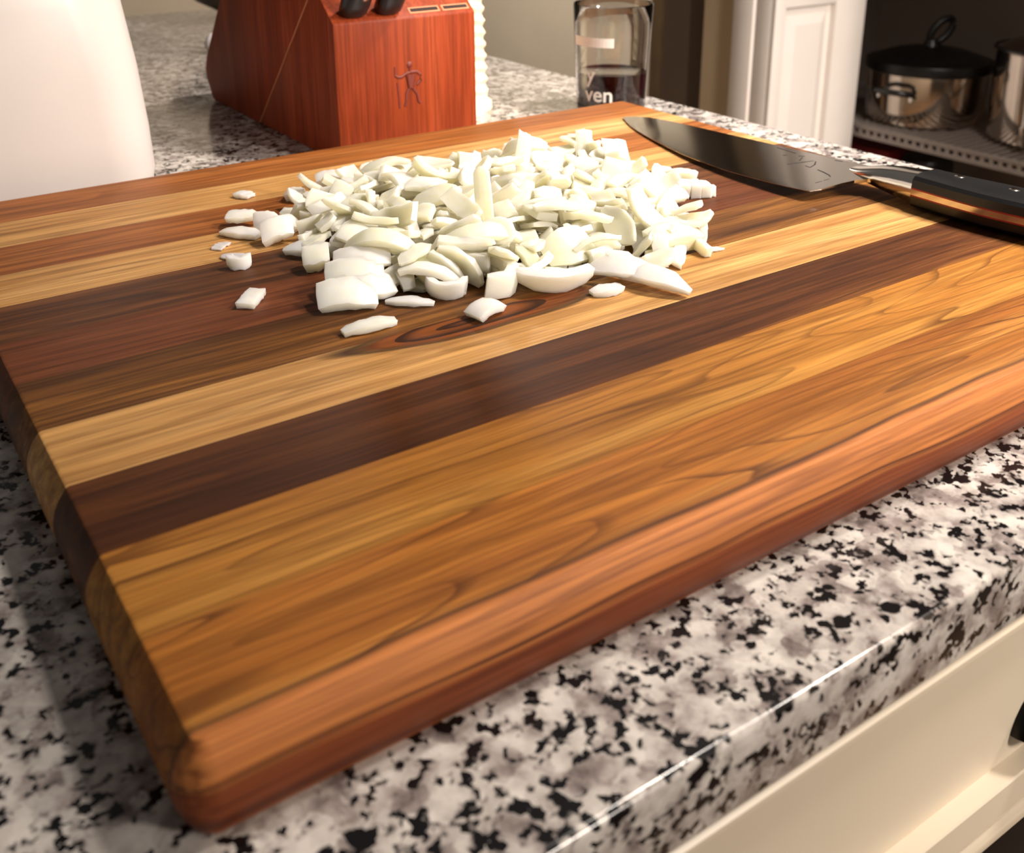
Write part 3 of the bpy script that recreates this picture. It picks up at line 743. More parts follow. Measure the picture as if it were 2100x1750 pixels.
BURIED = [(20,0.3050,0.3464,0.0087,0.51,-0.48,-0.23,0.67),
 (42,0.3523,0.2785,0.0087,0.07,-0.60,-0.38,0.70),
 (24,0.2950,0.3054,0.0128,0.21,0.72,0.44,-0.49),
 (47,0.3609,0.3178,0.0086,0.37,-0.75,0.55,0.07),
 (39,0.3229,0.3483,0.0114,0.05,0.92,-0.35,-0.18),
 (27,0.2666,0.2417,0.0165,0.25,0.86,-0.43,0.11),
 (36,0.2045,0.2773,0.0115,0.41,0.23,-0.02,0.88),
 (15,0.3083,0.2191,0.0102,0.19,-0.97,0.12,0.06),
 (6,0.2620,0.1960,0.0048,0.33,-0.64,-0.16,-0.67),
 (15,0.2513,0.2282,0.0045,0.33,0.72,0.04,0.61),
 (6,0.2128,0.2294,0.0126,0.39,0.33,-0.30,-0.81),
 (21,0.2223,0.2089,0.0087,0.44,0.47,0.72,-0.27),
 (2,0.2105,0.2519,0.0051,0.09,0.80,-0.52,0.29),
 (20,0.3230,0.2381,0.0096,0.56,0.23,-0.79,0.08),
 (0,0.2894,0.2483,0.0113,0.36,-0.80,-0.02,0.48),
 (47,0.2527,0.3487,0.0099,0.71,0.06,-0.67,0.21),
 (5,0.3462,0.3400,0.0062,0.37,0.30,0.81,-0.33),
 (20,0.1936,0.2607,0.0038,0.40,0.70,0.43,-0.42),
 (26,0.2968,0.2903,0.0093,0.57,-0.05,-0.61,-0.55),
 (18,0.3148,0.2348,0.0102,0.10,0.47,-0.82,0.30),
 (24,0.2230,0.2928,0.0193,0.14,-0.32,0.15,0.92),
 (10,0.2145,0.3264,0.0113,0.09,0.53,-0.39,0.75),
 (13,0.3038,0.3112,0.0149,0.87,-0.26,0.34,0.24),
 (6,0.3652,0.2841,0.0064,0.47,-0.50,0.41,0.60),
 (9,0.2405,0.2201,0.0039,0.59,0.58,0.46,-0.33),
 (2,0.3283,0.1938,0.0028,0.71,0.17,0.68,-0.05),
 (9,0.1819,0.2582,0.0034,0.27,0.50,0.27,-0.78),
 (34,0.2412,0.3063,0.0146,0.20,0.86,0.29,0.38),
 (26,0.2850,0.3010,0.0116,0.38,0.31,-0.85,-0.17),
 (11,0.3027,0.2297,0.0100,0.10,-0.64,0.28,0.71),
 (29,0.2606,0.2315,0.0138,0.44,0.68,0.35,-0.46),
 (7,0.2123,0.2921,0.0127,0.72,0.13,-0.68,0.02),
 (14,0.2344,0.2639,0.0177,0.53,0.11,0.72,0.43),
 (9,0.2482,0.2209,0.0022,0.66,-0.38,0.55,0.35),
 (0,0.1979,0.2870,0.0121,0.39,0.68,0.48,-0.41),
 (47,0.3140,0.2405,0.0145,0.67,0.13,-0.58,0.45),
 (29,0.2086,0.2640,0.0115,0.07,0.56,0.20,0.80),
 (36,0.1786,0.2066,0.0066,0.38,0.52,-0.68,0.36),
 (27,0.2335,0.3569,0.0083,0.82,-0.31,0.02,-0.47),
 (4,0.2136,0.2720,0.0148,0.26,-0.63,0.42,0.60),
 (17,0.2298,0.3142,0.0130,0.78,-0.07,0.57,-0.24),
 (44,0.2071,0.3099,0.0074,0.10,-0.61,-0.43,-0.66),
 (0,0.3328,0.3389,0.0118,0.70,0.28,-0.66,-0.03),
 (23,0.2187,0.3138,0.0089,0.06,0.68,-0.28,-0.67),
 (19,0.2029,0.2638,0.0067,0.06,0.08,-0.25,-0.96),
 (45,0.2930,0.2141,0.0052,0.55,0.05,-0.82,0.13),
 (26,0.2794,0.2133,0.0071,0.54,-0.51,0.47,0.47),
 (49,0.2162,0.3358,0.0023,0.62,-0.04,-0.78,-0.02),
 (15,0.3291,0.2181,0.0063,0.72,0.16,0.66,-0.13),
 (34,0.3167,0.2069,0.0077,0.35,-0.54,0.61,0.45),
 (12,0.3518,0.3084,0.0096,0.26,-0.06,-0.84,-0.47),
 (15,0.3148,0.2749,0.0138,0.76,-0.12,-0.60,-0.21),
 (16,0.2211,0.2858,0.0133,0.00,-0.95,0.06,-0.29),
 (3,0.2604,0.2351,0.0023,0.70,-0.18,0.67,0.16),
 (31,0.2106,0.2194,0.0029,0.33,0.68,-0.44,0.49),
 (46,0.1832,0.2118,0.0027,0.64,0.17,-0.73,0.16),
 (33,0.1851,0.2961,0.0068,0.67,0.10,0.71,-0.21),
 (14,0.1832,0.3417,0.0044,0.17,0.43,-0.57,0.68),
 (14,0.2513,0.3548,0.0037,0.03,-0.65,0.29,-0.70),
 (30,0.3709,0.2920,0.0023,0.33,-0.60,-0.33,-0.65),
 (47,0.2862,0.2210,0.0096,0.39,0.67,-0.12,-0.62),
 (3,0.3445,0.3051,0.0064,0.71,0.70,-0.06,0.01),
 (15,0.2900,0.2086,0.0103,0.67,-0.31,-0.31,0.60),
 (4,0.2177,0.2515,0.0117,0.21,-0.67,-0.27,-0.65),
 (21,0.1894,0.2626,0.0150,0.73,0.36,0.52,-0.28),
 (41,0.2674,0.2342,0.0085,0.59,0.50,0.47,-0.41),
 (14,0.2247,0.2257,0.0125,0.53,0.45,-0.18,0.69),
 (26,0.3122,0.3311,0.0120,0.56,0.68,0.46,-0.10),
 (23,0.1992,0.3216,0.0083,0.55,-0.59,-0.47,-0.37),
 (18,0.3062,0.1841,0.0063,0.03,-0.54,-0.04,-0.84),
 (21,0.2858,0.3325,0.0129,0.25,-0.40,0.18,0.87),
 (3,0.1762,0.3107,0.0024,0.22,-0.66,0.20,0.69),
 (4,0.2127,0.2871,0.0017,0.70,0.11,-0.70,0.08),
 (11,0.2147,0.2064,0.0025,0.63,0.24,0.70,-0.24),
 (4,0.3095,0.2213,0.0018,0.30,0.64,0.27,-0.65),
 (43,0.2919,0.3162,0.0026,0.05,-0.68,0.05,0.73),
 (31,0.3241,0.2434,0.0025,0.36,0.58,0.38,-0.62),
 (24,0.2266,0.2296,0.0029,0.15,0.71,0.20,-0.66),
 (43,0.2650,0.2816,0.0050,0.16,-0.66,0.68,0.29),
 (25,0.2672,0.2484,0.0020,0.62,0.32,-0.63,0.33),
 (22,0.2187,0.3000,0.0026,0.39,0.61,0.35,-0.59),
 (10,0.3434,0.2755,0.0021,0.49,-0.52,0.46,0.52),
 (39,0.2601,0.3394,0.0046,0.10,0.55,-0.83,0.08),
 (14,0.3360,0.3339,0.0018,0.66,-0.22,-0.67,-0.25),
 (11,0.3112,0.1912,0.0022,0.25,-0.67,-0.20,-0.67),
 (5,0.2373,0.3336,0.0029,0.27,-0.67,0.31,0.62),
 (35,0.2799,0.2177,0.0024,0.68,0.15,-0.69,0.17),
 (48,0.1751,0.2741,0.0027,0.58,0.39,0.55,-0.46),
 (49,0.3155,0.3091,0.0024,0.71,0.14,0.66,-0.21),
 (20,0.3144,0.2790,0.0025,0.12,0.73,0.11,-0.66),
 (12,0.1881,0.2877,0.0028,0.51,-0.49,0.57,0.43),
 (9,0.3043,0.3206,0.0022,0.68,-0.03,0.72,0.11),
 (45,0.2943,0.1944,0.0023,0.71,0.08,0.69,-0.14),
 (33,0.3082,0.2434,0.0029,0.67,-0.12,0.72,0.17),
 (8,0.3328,0.2202,0.0022,0.08,0.71,-0.08,0.69),
 (31,0.2572,0.2694,0.0027,0.36,-0.63,0.26,0.64),
 (4,0.3023,0.2681,0.0084,0.67,-0.48,-0.51,-0.23),
 (14,0.1901,0.3043,0.0018,0.05,-0.71,-0.04,-0.71),
 (17,0.2054,0.3017,0.0019,0.70,0.14,0.70,-0.11),
 (33,0.3654,0.3100,0.0029,0.50,0.56,0.47,-0.48),
 (44,0.2528,0.3124,0.0022,0.61,0.31,-0.66,0.30),
 (8,0.3528,0.3285,0.0031,0.45,0.60,0.48,-0.46),
 (10,0.3191,0.2095,0.0021,0.64,-0.33,0.61,0.33),
 (2,0.2763,0.3248,0.0024,0.70,0.02,0.71,0.02),
 (0,0.2130,0.2333,0.0029,0.22,0.64,-0.27,0.69),
 (48,0.3168,0.2925,0.0092,0.89,0.16,-0.22,0.36),
 (2,0.3140,0.3227,0.0070,0.59,0.35,0.61,0.39),
 (32,0.2209,0.3239,0.0027,0.24,-0.68,0.20,0.66),
 (42,0.2811,0.2966,0.0027,0.02,0.69,-0.01,-0.72),
 (43,0.2198,0.2164,0.0064,0.46,-0.52,0.42,0.58),
 (43,0.2954,0.3349,0.0056,0.71,-0.02,0.65,-0.26),
 (21,0.1997,0.2089,0.0049,0.46,-0.70,0.12,0.54),
 (1,0.3330,0.2460,0.0055,0.20,-0.76,-0.40,-0.47),
 (48,0.3300,0.2626,0.0028,0.25,-0.71,-0.35,-0.56),
 (19,0.1869,0.3180,0.0022,0.17,-0.69,-0.20,-0.68),
 (21,0.3003,0.2608,0.0028,0.69,0.24,0.66,-0.18),
 (13,0.2273,0.3410,0.0054,0.41,0.56,0.27,-0.67),
 (30,0.2321,0.3490,0.0057,0.49,-0.34,0.80,-0.03),
 (28,0.2009,0.2877,0.0028,0.55,0.27,-0.76,0.22),
 (46,0.2675,0.3154,0.0072,0.80,0.12,-0.06,0.59),
 (27,0.2901,0.2796,0.0028,0.37,-0.62,0.41,0.56),
 (24,0.2636,0.3108,0.0065,0.12,-0.76,-0.64,0.04),
 (26,0.2430,0.3440,0.0025,0.70,0.20,-0.65,0.21),
 (44,0.2304,0.2964,0.0052,0.52,0.11,0.84,-0.05),
 (13,0.3296,0.2976,0.0023,0.66,0.23,0.63,-0.33),
 (45,0.2885,0.2639,0.0044,0.20,-0.78,0.27,0.53),
 (48,0.3435,0.3189,0.0048,0.67,-0.14,0.62,0.37),
 (40,0.3086,0.2918,0.0040,0.67,-0.32,0.65,0.17),
 (49,0.3254,0.2765,0.0033,0.69,-0.07,0.71,-0.12),
 (25,0.2835,0.2778,0.0076,0.44,-0.56,0.54,0.45),
 (49,0.1839,0.2717,0.0065,0.33,0.60,-0.23,0.69),
 (23,0.1928,0.2894,0.0068,0.59,-0.34,0.63,0.37),
 (16,0.3487,0.2554,0.0016,0.69,-0.16,-0.68,-0.16),
 (22,0.2829,0.3313,0.0051,0.28,0.26,0.28,-0.88),
 (5,0.2731,0.2995,0.0066,0.02,-0.97,0.09,0.21),
 (25,0.2784,0.2367,0.0036,0.70,-0.15,-0.70,0.00),
 (23,0.2222,0.2950,0.0100,0.10,0.85,0.33,-0.40),
 (5,0.2921,0.3079,0.0071,0.79,0.03,-0.62,0.02),
 (24,0.2381,0.2872,0.0061,0.82,-0.15,0.09,-0.54),
 (20,0.3244,0.3139,0.0043,0.76,-0.33,-0.50,-0.25),
 (17,0.2251,0.3108,0.0017,0.68,-0.20,-0.68,-0.18),
 (23,0.2330,0.2985,0.0108,0.09,0.77,-0.60,0.20),
 (3,0.1774,0.3153,0.0071,0.35,-0.63,-0.27,-0.64),
 (14,0.3073,0.3393,0.0019,0.15,-0.70,-0.11,-0.68),
 (28,0.3342,0.3266,0.0042,0.68,0.03,-0.71,-0.15),
 (16,0.3251,0.2356,0.0055,0.31,0.74,0.35,-0.48),
 (24,0.2447,0.3011,0.0025,0.32,-0.62,-0.33,-0.64),
 (14,0.3133,0.2589,0.0021,0.19,0.64,0.27,-0.69),
 (43,0.2684,0.3239,0.0056,0.43,0.71,0.27,-0.48),
 (10,0.2073,0.3376,0.0040,0.72,-0.33,0.60,0.14),
 (0,0.2757,0.2633,0.0131,0.58,-0.51,0.10,0.63),
 (13,0.2742,0.2682,0.0036,0.14,-0.56,-0.13,-0.80),
 (24,0.3205,0.3321,0.0026,0.68,-0.19,0.68,0.18),
 (48,0.3326,0.3140,0.0071,0.71,0.25,-0.66,0.02),
 (18,0.2849,0.2651,0.0074,0.54,0.00,-0.78,0.32),
 (22,0.2182,0.3488,0.0059,0.34,0.41,-0.35,0.77),
 (11,0.2666,0.2575,0.0044,0.63,-0.41,-0.64,-0.16),
 (10,0.2631,0.2985,0.0032,0.71,0.21,-0.67,0.00),
 (48,0.1923,0.3044,0.0096,0.76,0.10,-0.61,0.20),
 (28,0.2804,0.2842,0.0093,0.65,-0.26,-0.71,-0.07),
 (9,0.2990,0.1873,0.0091,0.18,-0.01,0.89,0.41),
 (44,0.2253,0.2205,0.0112,0.68,0.13,0.55,-0.47),
 (16,0.3058,0.3058,0.0058,0.65,-0.29,0.70,0.13),
 (32,0.2624,0.3286,0.0086,0.38,0.37,-0.58,0.62),
 (44,0.2552,0.2655,0.0076,0.54,0.44,0.66,-0.26),
 (33,0.1985,0.2783,0.0046,0.75,0.20,0.63,-0.01),
 (9,0.2860,0.3385,0.0060,0.05,0.41,0.00,-0.91),
 (18,0.3412,0.2703,0.0061,0.21,-0.76,0.09,0.61),
 (31,0.2830,0.2042,0.0070,0.28,-0.53,-0.57,-0.56),
 (30,0.2256,0.3621,0.0035,0.46,0.43,0.55,-0.55),
 (9,0.2559,0.2537,0.0086,0.02,0.76,-0.10,0.65),
 (33,0.2176,0.2665,0.0033,0.62,-0.40,-0.38,-0.56),
 (17,0.2151,0.2776,0.0074,0.31,-0.57,-0.76,-0.08),
 (3,0.3562,0.2869,0.0023,0.22,0.66,0.25,-0.68),
 (49,0.3125,0.2490,0.0088,0.64,-0.20,0.61,0.42),
 (11,0.2802,0.3112,0.0111,0.69,-0.43,-0.17,-0.55),
 (8,0.3163,0.2263,0.0048,0.47,0.63,-0.20,0.58),
 (42,0.2123,0.3016,0.0071,0.29,0.49,-0.21,0.79),
 (28,0.2244,0.2831,0.0039,0.62,-0.09,0.72,0.30),
 (9,0.3256,0.3340,0.0050,0.20,-0.10,0.26,-0.94),
 (16,0.3127,0.2597,0.0062,0.64,0.23,0.66,-0.32),
 (28,0.2392,0.2659,0.0025,0.49,-0.55,0.38,0.56),
 (19,0.3126,0.3338,0.0062,0.42,-0.67,0.14,0.60),
 (34,0.1958,0.2631,0.0119,0.41,0.27,-0.83,0.26),
 (13,0.2417,0.3183,0.0050,0.27,-0.77,0.08,0.57),
 (7,0.2634,0.2441,0.0103,0.74,-0.54,0.12,-0.39),
 (30,0.2981,0.3192,0.0084,0.57,0.20,0.11,0.79),
 (21,0.2788,0.2696,0.0110,0.54,-0.64,0.16,0.52),
 (11,0.2961,0.2940,0.0049,0.51,-0.08,-0.70,-0.50),
 (33,0.3078,0.2773,0.0086,0.80,0.17,-0.48,0.32),
 (2,0.3625,0.3093,0.0074,0.25,0.64,-0.27,0.67),
 (18,0.2169,0.2749,0.0040,0.72,0.24,0.41,-0.51),
 (17,0.2042,0.2270,0.0064,0.45,0.46,0.77,-0.04),
 (47,0.2304,0.2568,0.0043,0.61,-0.02,-0.77,-0.18),
 (8,0.2294,0.3159,0.0065,0.05,-0.74,-0.33,-0.59),
 (47,0.3706,0.3362,0.0019,0.56,-0.43,-0.55,-0.45),
 (31,0.3274,0.3005,0.0062,0.53,0.40,0.48,-0.57),
 (24,0.3357,0.2527,0.0083,0.18,-0.68,0.54,0.46),
 (24,0.2537,0.3252,0.0108,0.66,-0.36,0.66,0.01),
 (12,0.2244,0.2501,0.0057,0.44,0.77,0.38,-0.25),
 (1,0.2974,0.2767,0.0137,0.66,-0.03,-0.75,0.04),
 (15,0.2680,0.2635,0.0083,0.41,0.39,0.76,-0.31),
 (23,0.2758,0.2497,0.0055,0.14,0.42,0.17,-0.88),
 (26,0.2478,0.2392,0.0164,0.28,-0.78,0.08,0.56),
 (0,0.2866,0.2372,0.0053,0.06,-0.48,0.15,0.87),
 (15,0.2803,0.3221,0.0082,0.89,-0.22,-0.25,0.33),
 (3,0.2855,0.2584,0.0125,0.57,-0.03,0.29,0.77),
 (48,0.3414,0.2868,0.0056,0.36,-0.46,-0.69,-0.42),
 (18,0.2417,0.2924,0.0091,0.76,0.03,-0.59,0.28),
 (19,0.2331,0.3281,0.0083,0.51,-0.53,-0.29,-0.61),
 (2,0.2584,0.2591,0.0128,0.21,0.59,0.26,-0.73),
 (0,0.3263,0.2285,0.0101,0.00,0.62,-0.47,0.62),
 (19,0.3105,0.3118,0.0081,0.27,0.66,-0.12,0.69),
 (24,0.2539,0.2890,0.0054,0.83,0.24,0.12,-0.49),
 (25,0.2983,0.2427,0.0067,0.06,0.85,0.47,0.22),
 (15,0.3174,0.3201,0.0093,0.76,-0.06,-0.23,-0.61),
 (35,0.2694,0.2840,0.0111,0.18,0.24,-0.34,-0.90),
 (11,0.2522,0.2799,0.0124,0.46,0.46,0.67,-0.37),
 (49,0.3270,0.3098,0.0113,0.57,0.34,0.70,-0.25),
 (21,0.2369,0.2443,0.0028,0.35,-0.62,0.33,0.62),
 (43,0.2474,0.2490,0.0091,0.07,-0.51,-0.35,-0.78),
 (24,0.2542,0.2958,0.0100,0.49,-0.26,-0.82,-0.12),
 (39,0.3373,0.2946,0.0112,0.26,-0.65,0.62,0.35),
 (9,0.2851,0.2893,0.0114,0.09,-0.74,-0.26,-0.62),
 (28,0.3293,0.2774,0.0084,0.50,0.52,0.11,-0.68),
 (16,0.2468,0.2768,0.0052,0.70,-0.21,0.65,-0.20),
 (32,0.2473,0.2564,0.0132,0.38,0.11,-0.88,0.27),
 (15,0.3010,0.2241,0.0075,0.37,-0.71,-0.51,-0.32),
 (31,0.1976,0.3390,0.0068,0.28,0.81,-0.29,0.43),
 (3,0.2453,0.3166,0.0117,0.77,0.03,0.51,0.39),
 (10,0.3309,0.2827,0.0104,0.23,0.61,0.17,0.74),
 (23,0.2576,0.2732,0.0140,0.40,0.49,0.63,-0.45),
 (41,0.2337,0.2673,0.0134,0.29,0.47,0.81,-0.22),
 (29,0.2508,0.3014,0.0126,0.16,-0.46,-0.37,-0.79),
 (2,0.2440,0.3122,0.0192,0.70,-0.01,0.70,-0.14),
 (6,0.2275,0.2721,0.0067,0.41,-0.61,-0.68,0.02),
 (7,0.3295,0.2641,0.0115,0.81,0.28,0.51,-0.05),
 (18,0.3376,0.3082,0.0083,0.11,-0.76,0.19,-0.62),
 (22,0.3059,0.2009,0.0050,0.26,0.84,0.01,-0.47),
 (13,0.2788,0.2980,0.0174,0.40,-0.79,-0.12,-0.45),
 (49,0.2643,0.2702,0.0144,0.22,0.38,0.76,-0.49),
 (2,0.3110,0.2300,0.0132,0.75,0.25,-0.51,0.35),
 (5,0.3601,0.2642,0.0043,0.47,0.36,0.73,-0.34),
 (44,0.1965,0.3272,0.0036,0.64,0.43,-0.44,0.46),
 (17,0.3303,0.3409,0.0045,0.67,-0.35,0.63,-0.18),
 (29,0.2350,0.2551,0.0119,0.82,-0.27,-0.49,-0.12),
 (19,0.3171,0.3158,0.0146,0.56,0.11,-0.82,0.03),
 (22,0.2218,0.2719,0.0184,0.68,-0.31,-0.62,-0.22),
 (27,0.2073,0.3343,0.0100,0.75,0.24,0.46,-0.41),
 (18,0.2520,0.3073,0.0106,0.45,0.77,0.30,0.34),
 (9,0.2713,0.3223,0.0138,0.59,0.37,-0.42,0.58),
 (13,0.3092,0.3145,0.0153,0.04,0.91,0.13,-0.39),
 (15,0.2984,0.3235,0.0099,0.51,0.62,-0.41,-0.44),
 (23,0.2498,0.3350,0.0105,0.67,0.02,0.59,-0.44)]

def onion_shell(name, r, R, arc_l, h, th, tap, ang, n=8, both=False, flip=1, grow=1.0):
    """One cut piece of an onion layer: an arc of a shell, centred on its own middle."""
    R2 = r.uniform(.02, .05)
    skew0, skew1 = r.uniform(-.0012, .0012), r.uniform(-.0012, .0012)
    verts, faces = [], []
    for i in range(n + 1):
        u = i / n * 2 - 1
        a = u * arc_l / R / 2
        tt = abs(u) ** 2.2 if u * flip > 0 or both else .25 * abs(u) ** 2.2
        hh = h * (1 - tap * tt)
        sk = skew0 * u + skew1 * u * u + ang * h * .35 * u
        for k in range(6):                    # three across the height, outside then inside
            v = (k % 3) - 1
            side = 1 if k < 3 else -1
            z = v * hh / 2 + sk * 1.0
            rr = side * th / 2 * (1 - .25 * tt) - (v * hh / 2) ** 2 / (2 * R2)
            rr += r.uniform(-.0003, .0003)
            z += r.uniform(-.0004, .0004)
            verts.append(((R + rr) * math.cos(a) - R, (R + rr) * math.sin(a), z))
    def q(i, k): return i * 6 + k
    for i in range(n):
        for k in (0, 1):
            faces.append((q(i, k), q(i + 1, k), q(i + 1, k + 1), q(i, k + 1)))
            faces.append((q(i, k + 3), q(i, k + 4), q(i + 1, k + 4), q(i + 1, k + 3)))
        faces.append((q(i, 0), q(i, 3), q(i + 1, 3), q(i + 1, 0)))
        faces.append((q(i, 2), q(i + 1, 2), q(i + 1, 5), q(i, 5)))
    for i, fl in ((0, 1), (n, 0)):
        for k in (0, 1):
            f = (q(i, k), q(i, k + 1), q(i, k + 4), q(i, k + 3))
            faces.append(f if fl else f[::-1])
    c = [sum(v[j] for v in verts) / len(verts) for j in range(3)]
    verts = [((v[0] - c[0]) * grow, (v[1] - c[1]) * grow, (v[2] - c[2]) * grow) for v in verts]
    me = bpy.data.meshes.new(name)
    me.from_pydata(verts, [], faces)
    bm = bmesh.new(); bm.from_mesh(me)
    bmesh.ops.recalc_face_normals(bm, faces=bm.faces[:])
    bm.to_mesh(me); bm.free()
    me.polygons.foreach_set('use_smooth', [True] * len(me.polygons))
    me.set_sharp_from_angle(angle=math.radians(42))
    return me

def onion_mesh(name, kind, seed):
    r = random.Random(seed)
    if kind == 'dice':
        R, arc_l, h, th = r.uniform(.020, .060), r.uniform(.0085, .0140), r.uniform(.0065, .0115), r.uniform(.0022, .0038)
        tap, ang = r.uniform(-.1, .45), r.uniform(-.8, .8)
    elif kind == 'sliver':
        R, arc_l, h, th = r.uniform(.022, .050), r.uniform(.015, .026), r.uniform(.0045, .0075), r.uniform(.0020, .0032)
        tap, ang = r.uniform(.2, .85), r.uniform(-.8, .8)
    elif kind == 'slice':
        R, arc_l, h, th = r.uniform(.017, .026), r.uniform(.024, .036), r.uniform(.0065, .0100), r.uniform(.0024, .0034)
        tap, ang = r.uniform(.2, .6), r.uniform(-.4, .4)
    else:
        R, arc_l, h, th = r.uniform(.024, .045), r.uniform(.016, .027), r.uniform(.008, .013), r.uniform(.0020, .0030)
        tap, ang = r.uniform(.6, .95), r.uniform(-.5, .5)
    return onion_shell(name, r, R, arc_l, h, th, tap, ang, 4 if kind == 'dice' else 8, kind == 'petal', 1 if seed % 2 else -1, 1.15)

ONION_KINDS = ['dice'] * 24 + ['sliver'] * 13 + ['slice'] * 5 + ['petal'] * 8

# ------------------------------------------------------------------ chef's knife on the board
kn = thing('chef_knife', "chef's knife with a polished steel blade and black riveted handle lying on the board", 'knife', (0.465, 0.155, T))
def K(p): return (p[0] - 0.465, p[1] - 0.155, p[2] - T)
SP = [(0.4625, 0.4070, 0.0297), (0.4700, 0.3990, 0.0300), (0.4742, 0.3830, 0.0306), (0.4748, 0.3449, 0.0323), (0.4735, 0.2978, 0.0344), (0.4725, 0.2582, 0.0362),
      (0.4720, 0.2201, 0.0379), (0.4722, 0.1960, 0.0391), (0.4730, 0.1690, 0.0400)]
ED = [(0.4625, 0.4075, 0.0294), (0.4514, 0.3870, 0.0295), (0.4426, 0.3658, 0.0299), (0.4341, 0.3405, 0.0303), (0.4222, 0.2990, 0.0310), (0.4172, 0.2700, 0.0316),
      (0.4145, 0.2475, 0.0322), (0.4138, 0.2100, 0.0327), (0.4160, 0.1870, 0.0330)]
HL = [(0.4205, 0.1850, 0.0328), (0.4285, 0.1838, 0.0330), (0.4400, 0.1820, 0.0335), (0.4500, 0.1780, 0.0345), (0.4560, 0.1700, 0.0360)]
def interp(P, n):
    P = [Vector(p) for p in P]
    L_ = [0.0]
    for a, b in zip(P, P[1:]): L_.append(L_[-1] + (b - a).length)
    out = []
    for i in range(n):
        s = L_[-1] * i / (n - 1)
        j = max(k for k in range(len(L_)) if L_[k] <= s + 1e-9)
        if j >= len(P) - 1: out.append(P[-1].copy()); continue
        t = (s - L_[j]) / (L_[j + 1] - L_[j])
        p0, p1, p2, p3 = P[max(j - 1, 0)], P[j], P[j + 1], P[min(j + 2, len(P) - 1)]
        out.append(0.5 * ((2 * p1) + (p2 - p0) * t + (2 * p0 - 5 * p1 + 4 * p2 - p3) * t * t + (3 * p1 - p0 - 3 * p2 + p3) * t ** 3))
    return out
def plane_z(x, y): return 0.0268 + 0.0370 * (0.407 - y) + 0.0684 * (x - 0.42)
def blade_mesh():
    n = 26
    spine, edge = interp(SP, n + 6), interp(ED, n)
    edge = edge + interp([ED[-1]] + HL, 7)[1:]
    bm = bmesh.new()
    rows = []
    for q in spine + edge: q.z = plane_z(q.x, q.y)
    for i, (s, e) in enumerate(zip(spine, edge)):
        u = i / (n + 5)
        ts = 0.0006 + 0.0020 * min(1, u * 1.4)
        heel = max(0.0, (i - n + 1) / 6.0)
        te = 0.0003 + 0.0020 * heel
        m1 = e.lerp(s, 0.10)
        tm = te + (ts - te) * 0.22
        rows.append([bm.verts.new(K(p)) for p in (
            (s.x, s.y, s.z + ts / 2), (m1.x, m1.y, m1.z + tm / 2), (e.x, e.y, e.z + te / 2),
            (e.x, e.y, e.z - te / 2), (m1.x, m1.y, m1.z - tm / 2), (s.x, s.y, s.z - ts / 2))])
    for A, B in zip(rows, rows[1:]):
        for k in range(6):
            bm.faces.new((A[k], A[(k + 1) % 6], B[(k + 1) % 6], B[k]))
    bm.faces.new(rows[0]); bm.faces.new(rows[-1][::-1])
    return finish(bm, 'blade', 6)
mt = NT('blade_steel')
f_, _ = mt.noise(mt.mapv(mt.obj(), (900, 12, 20)), 1.0, 2.0)
mt.set(color=rgb(196, 192, 186), rough=mt.math('MULTIPLY_ADD', f_, 0.05, 0.085), metal=1.0)
M['blade'] = mt.m
blade = link('blade', blade_mesh(), M['blade'], kn)
M['ink'] = plain('dark_etching', rgb(30, 28, 27), 0.5, var=0.1)
marks = [[(0.4456, 0.2307), (0.4540, 0.2262), (0.4606, 0.2228)], [(0.4500, 0.2200), (0.4490, 0.2158), (0.4546, 0.2170), (0.4602, 0.2210)],
         [(0.4690, 0.2136), (0.4696, 0.2084)], [(0.4690, 0.2600), (0.4660, 0.2418)], [(0.4630, 0.2370), (0.4645, 0.2335)],
         [(0.4580, 0.2455), (0.4600, 0.2437)], [(0.4485, 0.2094), (0.4468, 0.2032), (0.4445, 0.1975), (0.4425, 0.1950)],
         [(0.4290, 0.1940), (0.4335, 0.1934)], [(0.4350, 0.1932), (0.4389, 0.1926)], [(0.4560, 0.2300), (0.4620, 0.2330)]]
from mathutils.bvhtree import BVHTree
_bv = BVHTree.FromPolygons([v.co for v in blade.data.vertices], [list(f.vertices) for f in blade.data.polygons])
def on_blade(x, y):
    """Height of the blade's upper face at a point."""
    h = _bv.ray_cast(Vector(K((x, y, 0.2))), Vector((0, 0, -1)))
    return h[0].z + T + 0.00003 if h[0] is not None else plane_z(x, y)
for mk in marks:
    w = [0.0002 + 0.0004 * math.sin(math.pi * (0.25 + 0.6 * i / max(1, len(mk) - 1))) for i in range(len(mk))]
    link('etched_stroke', tube_mesh('etched_stroke', [K((x, y, on_blade(x, y))) for x, y in mk], w, 6, flat=0.25), M['ink'], blade)

# bolster: from the blade's thin section to the full handle section
def oval(cx, cy, cz, w, h, n=20, p=2.6, ax=(1, 0)):
    out = []
    for k in range(n):
        a = 2 * math.pi * k / n
        c, s = math.cos(a), math.sin(a)
        dx = math.copysign(abs(c) ** (2 / p), c) * w / 2
        out.append(K((cx + dx * ax[0], cy + dx * ax[1], cz + math.copysign(abs(s) ** (2 / p), s) * h / 2)))
    return out
secs = [(0.4650, 0.1960, 0.0378, 0.0110, 0.0029), (0.4640, 0.1890, 0.0381, 0.0165, 0.0052), (0.4634, 0.1815, 0.0385, 0.0200, 0.0088), (0.4632, 0.1740, 0.0388, 0.0220, 0.0120), (0.4632, 0.1640, 0.0388, 0.0230, 0.0155),
        (0.4632, 0.1550, 0.0388, 0.0240, 0.0172), (0.4632, 0.1462, 0.0388, 0.0258, 0.0190)]
link('bolster', loft_mesh('bolster', [oval(*s, ax=(0.99, 0.1)) for s in secs], 40), M['steel'], kn)
